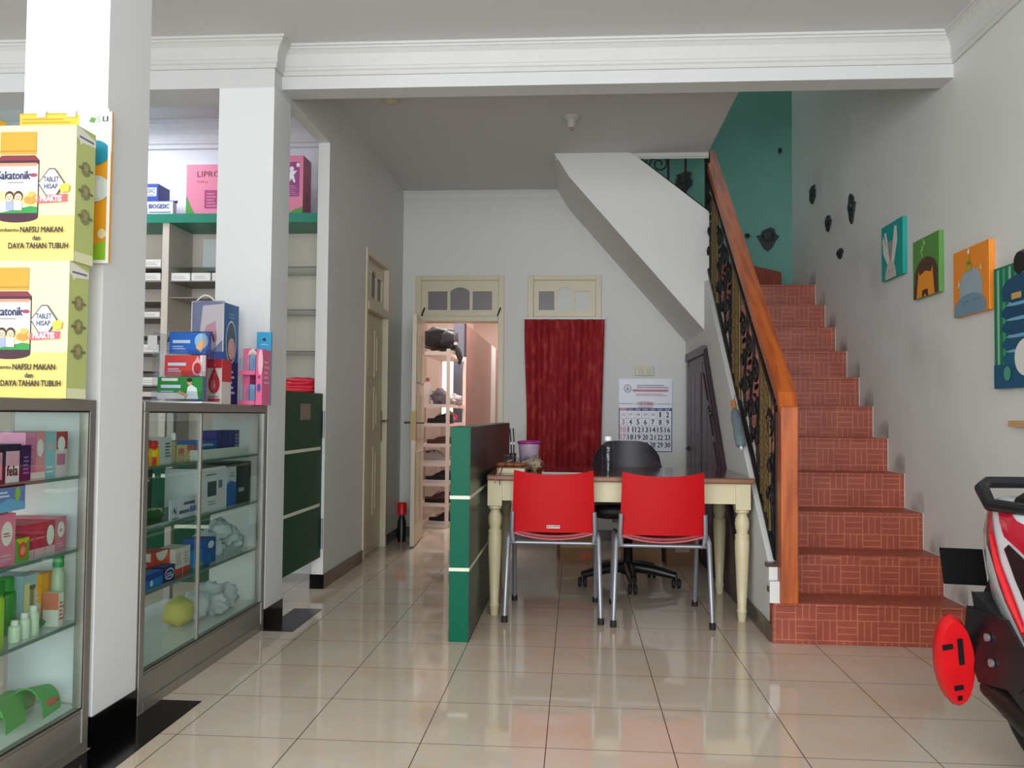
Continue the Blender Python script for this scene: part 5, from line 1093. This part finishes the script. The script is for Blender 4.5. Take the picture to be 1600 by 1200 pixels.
# ------------------------------------------------------------------ behind the back door
RKW = mat('whitewashed_wood', (222, 204, 196), .5)
root = empty('shoe_rack', (-1.31, 8.6, 0), 'tall white wooden shoe rack just inside the back doorway', 'shoe rack')
RX0, RX1, RY0, RY1 = -1.455, -1.165, 8.0, 9.2
for x in (RX0, RX1-.032):
    for y in (RY0, RY1-.03):
        mb = loc(MB(), root); mb.box(x, x+.032, y, y+.03, 0, 1.655, RKW); mb.build('post', root)
lv = [1.60, 1.11, .945, .765, .59, .415, .22, .03]
lv = [round(float(at(678, yy, Y=8.0).z), 3) for yy in (552, 634, 664, 696, 726, 757, 789, 822)]
for z in lv:
    mb = loc(MB(), root); mb.box(RX0+.032, RX1-.032, RY0, RY0+.02, z-.016, z+.016, RKW); mb.box(RX1-.03, RX1-.012, RY0+.03, RY1-.03, z-.016, z+.016, RKW); mb.box(RX0+.01, RX1-.031, RY0+.021, RY1-.01, z-.004, z+.012, RKW); mb.build('shelf', root)
def shoe(x, y, z, L, rz, upper, sole, label, h=.09):
    root = empty('shoe', (x, y, z), label, 'shoe', None, R(rz))
    secs = []; so = []
    for i in range(13):
        t = i/12; wd = .045*(.55+.45*math.sin(math.pi*min(1, t*1.0+.08))**.6)*(1 if t < .9 else .8); hh = h*(1 if t < .35 else max(.38, 1-(t-.35)*1.5))
        yy = (t-.5)*L
        secs.append([(wd*math.cos(a)*.95, yy, .022+hh*max(0, math.sin(a))**.8) for a in [math.pi*k/10 for k in range(11)]])
        so.append([(-wd*1.06, yy, 0), (wd*1.06, yy, 0), (wd*1.06, yy, .024), (-wd*1.06, yy, .024)])
    mb = MB(); mb.loft(secs, upper); mb.blob((0, -L*.28, h+.006), (.028, .05, .012), M_BLACK); mb.build('upper', root)
    mb = MB(); mb.loft(so, sole, smooth=False); mb.build('sole', root)
    mb = MB()
    for k in range(4): mb.tube([(-.022, L*(-.02+.06*k), h*(.92-.14*k)+.02), (0, L*(-.02+.06*k), h*(.98-.14*k)+.026), (.022, L*(-.02+.06*k), h*(.92-.14*k)+.02)], .003, sole)
    mb.build('laces', root)
DK = mat('dark_shoe_fabric', (26, 24, 28), .7); GR = mat('grey_shoe_fabric', (170, 160, 160), .7); WS = mat('white_sole', (226, 216, 214), .5); BRS = mat('brown_shoe', (84, 44, 34), .5)
zz = [z+.0125 for z in lv]
shoe(-1.27, 8.12, zz[2], .24, 80, DK, DK, 'black shoe on the third rack shelf from the top, in front', .07)
shoe(-1.30, 8.30, zz[2], .24, 80, DK, DK, 'black shoe on the third rack shelf from the top, behind', .07)
shoe(-1.27, 8.12, zz[3], .24, 84, BRS, BRS, 'brown shoe on the fourth rack shelf from the top', .05)
shoe(-1.30, 8.12, zz[4], .25, -100, GR, WS, 'pale grey shoe on the fifth rack shelf from the top', .09)
shoe(-1.28, 8.30, zz[4], .25, -95, GR, WS, 'pale grey shoe behind its pair on the fifth rack shelf', .09)
shoe(-1.28, 8.13, zz[5], .25, 84, DK, WS, 'black shoe with white sole on the sixth rack shelf', .09)
shoe(-1.28, 8.13, zz[6], .25, 84, BRS, DK, 'very dark shoe on the seventh rack shelf', .08)
shoe(-1.24, 8.12, zz[7], .25, 80, DK, WS, 'black shoe with thick white sole on the lowest rack shelf', .09)
shoe(-1.20, 8.30, zz[7], .25, 80, GR, WS, 'grey shoe behind the black one on the lowest rack shelf', .11)
root = bottle('bottle', -1.39, 8.10, zz[1], .032, .25, (226, 214, 216), (160, 90, 80), 'white bottle with reddish cap on the second rack shelf', .5, .035)
for k, (x, y, c_, lb) in enumerate(((-1.28, 8.15, (120, 112, 122), 'crumpled grey cloth heap on the second rack shelf'), (-1.25, 8.40, (206, 196, 200), 'crumpled white cloth behind the grey heap on the second rack shelf'), (-1.22, 8.75, (176, 166, 172), 'pale cloth at the rear of the second rack shelf'))):
    mb = MB(); mb.blob((x, y, zz[1]+.05+.02*(k == 0)), (.075, .11, .055+.02*(k == 0)), C(*c_, .8), .6, k+50, 1, 20, 14); tag(mb.build('cloth_heap'), lb, 'clothes')
mb = MB(); mb.blob((-1.22, 8.72, zz[2]+.05), (.03, .05, .05), C(206, 40, 90), .3, 4); tag(mb.build('pink_bottle'), 'bright pink lump at the rear of the third rack shelf', 'pouch')
mb = MB(); mb.blob((-1.24, 8.52, zz[2]+.055), (.05, .08, .055), C(150, 140, 146, .8), .5, 5); tag(mb.build('cloth_heap'), 'grey cloth beside the pink lump on the third rack shelf', 'clothes')
root = empty('backpack', (-1.28, 8.22, lv[0]+.02), 'black backpack lying on top of the white shoe rack', 'backpack')
BK = mat('black_nylon', (6, 6, 9), .6, bump=.3, bscale=80)
zt = 1.656
mb = loc(MB(), root); mb.blob((-1.29, 8.25, zt+.105), (.155, .19, .105), BK, .25, 6, .6, 28, 16); mb.build('body', root)
mb = loc(MB(), root); mb.blob((-1.20, 8.12, zt+.10), (.07, .10, .07), mat('dark_grey_nylon', (50, 50, 62), .6), .3, 2, .7); mb.build('front_pocket', root)
for pts in ([(-1.17, 8.1, zt+.15), (-1.12, 8.04, zt+.05), (-1.10, 8.02, zt-.05), (-1.08, 8.02, zt-.10)], [(-1.15, 8.12, zt+.08), (-1.09, 8.06, zt-.0), (-1.065, 8.05, zt-.08), (-1.085, 8.03, zt-.14)]):
    mb = loc(MB(), root); mb.tube(pts, .018, BK, 6, flat=.5); mb.build('strap', root)
mb = loc(MB(), root); mb.box(-1.13, -1.10, 8.0, 8.012, zt+.035, zt+.06, M_WHITE); mb.build('buckle', root)
root = empty('wardrobe', (-1.25, 11.9, 0), 'mauve brown sliding door wardrobe receding behind the back doorway', 'wardrobe')
WD = streak_mat('mauve_woodgrain', (126, 78, 76), (148, 96, 92), 6, 6, 3, .25)
mb = loc(MB(), root); mb.box(-1.30, -1.20, 9.30, 14.6, .0, 2.03, WD); mb.build('carcass', root)
for y0, y1 in ((9.32, 12.1), (12.75, 14.6)):
    mb = loc(MB(), root); mb.box(-1.20, -1.185, y0, y1, .03, 2.02, WD); mb.build('sliding_door', root)
mb = loc(MB(), root); mb.box(-1.20, -1.180, 12.1, 12.75, .03, 2.02, mat('pale_aluminium_strip', (206, 218, 218), .3)); mb.build('handle_strip', root)
mb = loc(MB(), root); mb.box(-1.20, -1.18, 9.285, 9.318, .0, 2.03, mat('dark_edge_trim', (46, 28, 34), .5)); mb.build('edge_trim', root)
mb = loc(MB(), root); mb.box(-1.315, -1.20, 9.285, 9.30, .0, 2.03, mat('slate_end_panel', (92, 98, 110), .3)); tag(mb.build('end_panel', root), 'slate grey end panel')
root = empty('window_2', (-1.61, 11.05, .9), 'bright window at the far end of the back room', 'window'); root['kind'] = 'structure'
mb = loc(MB(), root); mb.box(-1.73, -1.50, 11.05, 11.06, .9, 1.83, mat('daylit_pane', (250, 248, 244), .4, emit=1.8)); mb.build('window_pane', root)
mb = loc(MB(), root)
for b in ((-1.73, -1.70, 10.98, 11.04, .9, 1.83), (-1.53, -1.50, 10.98, 11.04, .9, 1.83), (-1.70, -1.53, 10.98, 11.04, 1.80, 1.83), (-1.70, -1.53, 10.98, 11.04, .9, .93)): mb.box(*b, M_CREAM)
mb.build('window_frame', root)
root = empty('floor_bottle', (-1.42, 7.12, 0), 'black bottle with red cap on the floor in the corner behind the door leaf', 'bottle')
mb = MB(); mb.lathe([(.035, 0), (.036, .16), (.02, .21), (.018, .24)], (0, 0, 0), M_BLACK, 16); mb.build('bottle_body', root)
mb = MB(); mb.lathe([(.038, .22), (.038, .31), (.03, .32)], (0, 0, 0), mat('bright_red_cap', (214, 20, 24), .4), 16); mb.build('cap', root)

# ------------------------------------------------------------------ scooter (parked nose to the street, tail toward the stair)
root = empty('scooter', (1.40, 2.1, 0), 'white, red and black motor scooter parked at the right edge, tail towards the stair', 'scooter')
SW = mat('scooter_white_paint', (228, 232, 234), .18, coat=.6); SR = mat('scooter_red_paint', (196, 24, 52), .2, coat=.6); SB = mat('scooter_black_plastic', (22, 24, 28), .32); SD = mat('scooter_dark_metal', (40, 37, 33), .45, metal=.5)
CX = 1.42
# side panels + tail, lofted along Y: (y, zlow, zhigh, halfwidth low, halfwidth mid, halfwidth top)
ST_ = [(2.90, .64, .74, .04, .05, .03), (2.87, .575, .80, .10, .115, .075), (2.80, .51, .815, .13, .145, .095), (2.68, .42, .80, .155, .165, .115), (2.55, .335, .775, .17, .18, .125), (2.38, .28, .74, .175, .185, .13), (2.20, .25, .70, .175, .185, .135), (2.05, .27, .62, .165, .175, .14), (1.95, .32, .50, .14, .15, .13)]
def sec(y, zl, zh, a, b, c):
    zm = zl+(zh-zl)*.55
    return [(CX-c, y, zh), (CX-(b+c)/2-.006, y, zh-(zh-zm)*.35), (CX-b, y, zm), (CX-b+.002, y, zm-(zm-zl)*.5), (CX-a, y, zl), (CX+a, y, zl), (CX+b-.002, y, zm-(zm-zl)*.5), (CX+b, y, zm), (CX+(b+c)/2+.006, y, zh-(zh-zm)*.35), (CX+c, y, zh)]
mb = loc(MB(), root); mb.loft([sec(*q) for q in ST_], SW); mb.build('body_panel', root)
def surf(y, f):    # left surface point: f 0 bottom .. 1 top
    for i in range(len(ST_)-1):
        if ST_[i][0] >= y >= ST_[i+1][0]:
            t = (ST_[i][0]-y)/(ST_[i][0]-ST_[i+1][0]); q = [ST_[i][k]*(1-t)+ST_[i+1][k]*t for k in range(6)]; break
    else: q = ST_[0] if y > 2.9 else ST_[-1]
    P_ = sec(y, *q[1:])[:5][::-1]; zz_ = [p[2] for p in P_]; z = zz_[0]+(zz_[-1]-zz_[0])*f
    for j in range(4):
        if zz_[j] <= z <= zz_[j+1]+1e-6:
            u = (z-zz_[j])/(zz_[j+1]-zz_[j]); return (P_[j][0]*(1-u)+P_[j+1][0]*u, y, z)
def decal(name, edge_a, edge_b, m, off=.004, parent=None):
    """ribbon on the left side between two polylines of (y, f)"""
    n = 14
    def pl(E, t):
        t *= len(E)-1; i = min(int(t), len(E)-2); t -= i; return (E[i][0]*(1-t)+E[i+1][0]*t, E[i][1]*(1-t)+E[i+1][1]*t)
    rows = []
    for i in range(n+1):
        a = pl(edge_a, i/n); b = pl(edge_b, i/n)
        rows.append([Vector(surf(a[0]*(1-k/4)+b[0]*k/4, a[1]*(1-k/4)+b[1]*k/4))-Vector((off, 0, 0)) for k in range(5)])
    mb = loc(MB(), root); mb.grid(lambda u, v: rows[round(v*n)][round(u*4)], 4, n, m); return mb.build(name, root)
decal('side_stripe', [(2.865, .98), (2.80, .55), (2.70, .30), (2.50, .12)], [(2.84, .98), (2.77, .58), (2.66, .34), (2.47, .20)], mat('scooter_dark_grey', (70, 66, 70), .3, coat=.5), .003)
decal('side_stripe', [(2.855, .98), (2.79, .66), (2.73, .42), (2.58, .22)], [(2.835, .98), (2.76, .70), (2.68, .52), (2.56, .32)], SR, .0045)
decal('side_stripe', [(2.80, .96), (2.70, .74), (2.60, .74), (2.40, .72)], [(2.76, .98), (2.66, .90), (2.55, .92), (2.40, .86)], SR, .0045)
decal('side_vent', [(2.68, .66), (2.50, .40), (2.25, .25)], [(2.66, .72), (2.45, .72), (2.22, .70)], SB, .006)
mb = loc(MB(), root); mb.tube([Vector(surf(y, f))-Vector((.006, 0, 0)) for y, f in ((2.77, .66), (2.70, .50), (2.62, .36), (2.56, .27))], [.006, .014, .016, .006], mat('tail_lens_red', (206, 20, 30), .12, coat=1), 8, flat=.5); mb.build('turn_lens', root)
mb = loc(MB(), root); secs = []
for y, z, hw, hh in ((2.76, .79, .07, .02), (2.72, .80, .11, .045), (2.60, .80, .125, .055), (2.40, .785, .135, .06), (2.20, .745, .14, .055), (2.05, .72, .13, .05), (1.92, .69, .08, .03)):
    secs.append([(CX+hw*math.cos(a), y, z+hh*math.sin(a)) for a in [2*math.pi*k/16 for k in range(16)]])
mb.loft(secs, mat('seat_vinyl', (20, 20, 22), .5, bump=.2, bscale=150)); mb.build('seat', root)
mb = loc(MB(), root); gz = .845
mb.tube([(CX-.12, 2.62, .79), (CX-.145, 2.78, .79), (CX-.135, 2.84, gz-.01), (CX-.09, 2.885, gz+.005), (CX+.09, 2.885, gz+.005), (CX+.135, 2.84, gz-.01), (CX+.145, 2.78, .79), (CX+.12, 2.62, .79)], [.018, .02, .021, .019, .019, .021, .02, .018], SB, 10); mb.build('grab_rail', root)
mb = loc(MB(), root); mb.blob((CX, 2.885, .715), (.075, .025, .045), mat('tail_lens_red', (206, 20, 30), .12), 0, 0, .7); mb.build('tail_light', root)
mb = loc(MB(), root); mb.loft([[(CX-.06, 2.87, .64), (CX+.06, 2.87, .64), (CX+.06, 2.78, .60), (CX-.06, 2.78, .60)], [(CX-.09, 3.0, .36), (CX+.09, 3.0, .36), (CX+.09, 2.95, .34), (CX-.09, 2.95, .34)], [(CX-.05, 3.03, .26), (CX+.05, 3.03, .26), (CX+.05, 3.0, .26), (CX-.05, 3.0, .26)]], SB, smooth=False); mb.build('rear_fender', root)
mb = loc(MB(), root); mb.xf = mb.xf @ Matrix.Translation((CX-.115, 3.04, .56)) @ Matrix.Rotation(R(-25), 4, 'X') @ Matrix.Rotation(R(6), 4, 'Y') @ Matrix.Rotation(R(-12), 4, 'Z'); mb.box(-.040, .095, -.003, .003, -.062, .062, mat('matt_black', (10, 10, 11), .75, spec=.15)); mb.build('number_plate', root, bevel=.006)
def wheel(y, x=CX, r=.285, w_=.045):
    mb = loc(MB(), root); mb.lathe([(r*.72, -w_*.7), (r*.86, -w_*1.05), (r*.96, -w_*.75), (r, 0), (r*.96, w_*.75), (r*.86, w_*1.05), (r*.72, w_*.7)], (x, y, r), M_RUBBER, 36, 'x'); t = mb.build('tyre', root)
    mb = loc(MB(), root); mb.lathe([(r*.70, -.03), (r*.74, 0), (r*.70, .03)], (x, y, r), SD, 30, 'x'); mb.lathe([(.045, -.05), (.05, 0), (.045, .05)], (x, y, r), SD, 16, 'x')
    for k in range(5):
        a = 2*math.pi*k/5+.3; mb.tube([(x, y+.04*math.cos(a), r+.04*math.sin(a)), (x, y+r*.71*math.cos(a), r+r*.71*math.sin(a))], .014, SD, 8)
    mb.build('rim', root)
wheel(2.68); wheel(1.44)
# exhaust on the left side of the picture, red end cover
mb = loc(MB(), root); mb.tube([(CX-.13, 2.80, .24), (CX-.135, 2.60, .19), (CX-.145, 2.40, .17), (CX-.15, 2.28, .17)], [.040, .042, .038, .025], SD, 16); mb.tube([(CX-.16, 2.28, .17), (CX-.14, 2.15, .19), (CX-.10, 2.0, .21)], .02, SD, 10); mb.build('exhaust', root)
mb = loc(MB(), root)
T2 = Matrix.Translation((CX-.225, 2.85, .305)) @ Matrix.Rotation(R(-9), 4, 'Y') @ Matrix.Rotation(R(8), 4, 'X')
mb.xf = mb.xf @ T2
def oval(sx, sz, y, n=24): return [(sx*math.copysign(abs(math.cos(a))**.85, math.cos(a)), y, sz*math.sin(a)*(1-.12*abs(math.cos(a)))) for a in [2*math.pi*k/n for k in range(n)]]
RC = mat('scuffed_red_cover', (206, 16, 24), .35, var=.2, vscale=14)
mb.loft([oval(.052, .135, -.03), oval(.060, .148, -.01), oval(.058, .145, .012), oval(.040, .125, .024)], RC)
mb.build('exhaust_cover', root)
for (x0, x1, z0, z1) in ((-.046, -.014, .050, .066), (.002, .018, -.005, .078), (-.02, .008, -.085, -.070), (-.012, .002, -.118, -.104)):
    mb = loc(MB(), root); mb.xf = mb.xf @ T2; mb.box(x0, x1, -.034, -.029, z0, z1, M_BLACK); mb.build('cover_slot', root)
mb = loc(MB(), root); mb.prism([(2.86, .47), (2.66, .47), (2.50, .36), (2.60, .28), (2.80, .25), (2.88, .36)], 'x', CX-.175, CX-.12, SB); mb.build('exhaust_guard', root, bevel=.01)
mb = loc(MB(), root); mb.prism([(2.84, .52), (2.70, .47), (2.50, .37), (2.30, .29), (2.05, .25), (2.05, .15), (2.30, .17), (2.55, .22), (2.78, .33)], 'x', CX-.172, CX-.10, SB); mb.build('lower_cowl', root, bevel=.01)
for y, z in ((2.74, .40), (2.72, .33)):
    mb = loc(MB(), root); mb.lathe([(.012, -.008), (.013, 0), (.010, .0)], (CX-.177, y, z), M_STEEL, 10, 'x'); mb.build('bolt', root)
mb = loc(MB(), root); mb.prism([(2.72, .20), (2.74, .36), (2.50, .42), (2.10, .34), (2.0, .22), (2.30, .16)], 'x', CX-.11, CX+.13, SB); mb.build('engine', root, bevel=.02)
mb = loc(MB(), root); mb.tube([(CX-.06, 2.70, .30), (CX-.07, 2.80, .56)], .022, SD, 10); mb.build('shock_absorber', root)
# forward half
mb = loc(MB(), root); mb.prism([(2.05, .27), (1.60, .25), (1.58, .33), (1.66, .34), (2.05, .36)], 'x', CX-.15, CX+.15, SB); mb.build('footboard', root, bevel=.015)
mb = loc(MB(), root); mb.loft([[(CX-.16, 1.70, .28), (CX+.16, 1.70, .28), (CX+.10, 1.52, .28), (CX-.10, 1.52, .28)], [(CX-.19, 1.66, .60), (CX+.19, 1.66, .60), (CX+.08, 1.50, .60), (CX-.08, 1.50, .60)], [(CX-.12, 1.72, .86), (CX+.12, 1.72, .86), (CX+.08, 1.60, .86), (CX-.08, 1.60, .86)]], SW, smooth=False); mb.build('front_apron', root, bevel=.02)
mb = loc(MB(), root); mb.blob((CX, 1.70, .93), (.14, .09, .07), SW, 0, 0, .8); mb.build('headlight_cowl', root)
mb = loc(MB(), root); mb.tube([(CX-.24, 1.82, .95), (CX-.18, 1.76, .97), (CX, 1.74, .95), (CX+.18, 1.76, .97), (CX+.24, 1.82, .95)], [.018, .016, .014, .016, .018], SB, 10); mb.build('handlebar', root)
mb = loc(MB(), root); mb.grid(lambda u, v: (CX-.06+.12*v, 1.44+.33*math.cos(math.pi*(.18+.62*u)), .285+.33*math.sin(math.pi*(.18+.62*u))), 14, 3, SR, th=(0, 0, .006)); mb.build('front_fender', root)
for sx in (-1, 1):
    mb = loc(MB(), root); mb.tube([(CX+sx*.075, 1.44, .285), (CX+sx*.07, 1.58, .62)], .018, SD, 8); mb.build('fork_leg', root)
root.rotation_euler = (0, 0, R(6)); root.location.x += .054

# ------------------------------------------------------------------ sub-parts: hang small pieces on the part they belong to
SUB = {'foot_cap': 'leg', 'castor': 'leg', 'door_handle': 'door_leaf', 'stripe': 'panel', 'sticker': 'panel', 'screen': 'shell', 'cap': 'bottle_body', 'lid': 'tub_body', 'rocker': 'plate',
       'laces': 'upper', 'maker_label': 'backrest', 'print': 'page', 'transom_pane': 'transom_frame', 'bolt': 'exhaust_guard', 'cover_slot': 'exhaust_cover', 'buckle': 'strap', 'seat_edge': 'seat', 'band': 'bottle_body', 'painted_design': 'canvas', 'contact': 'socket', 'tip': 'canopy', 'rim': 'acrylic_holder', 'turn_lens': 'body_panel', 'side_stripe': 'body_panel', 'side_vent': 'body_panel', 'side_emblem': 'body_panel', 'edge_trim': 'carcass', 'pen': 'holder', 'clear_window': 'carton_body', 'blister_pack': None}
base = lambda o: o.name.split('.')[0]
for o in list(bpy.data.objects):
    if o.type == 'MESH' and o.parent and o.parent.type == 'EMPTY' and SUB.get(base(o)):
        c = [q for q in o.parent.children if base(q) == SUB[base(o)]]
        if c:
            p = min(c, key=lambda q: (q.location-o.location).length); o.parent = p; o.location = o.location-p.location
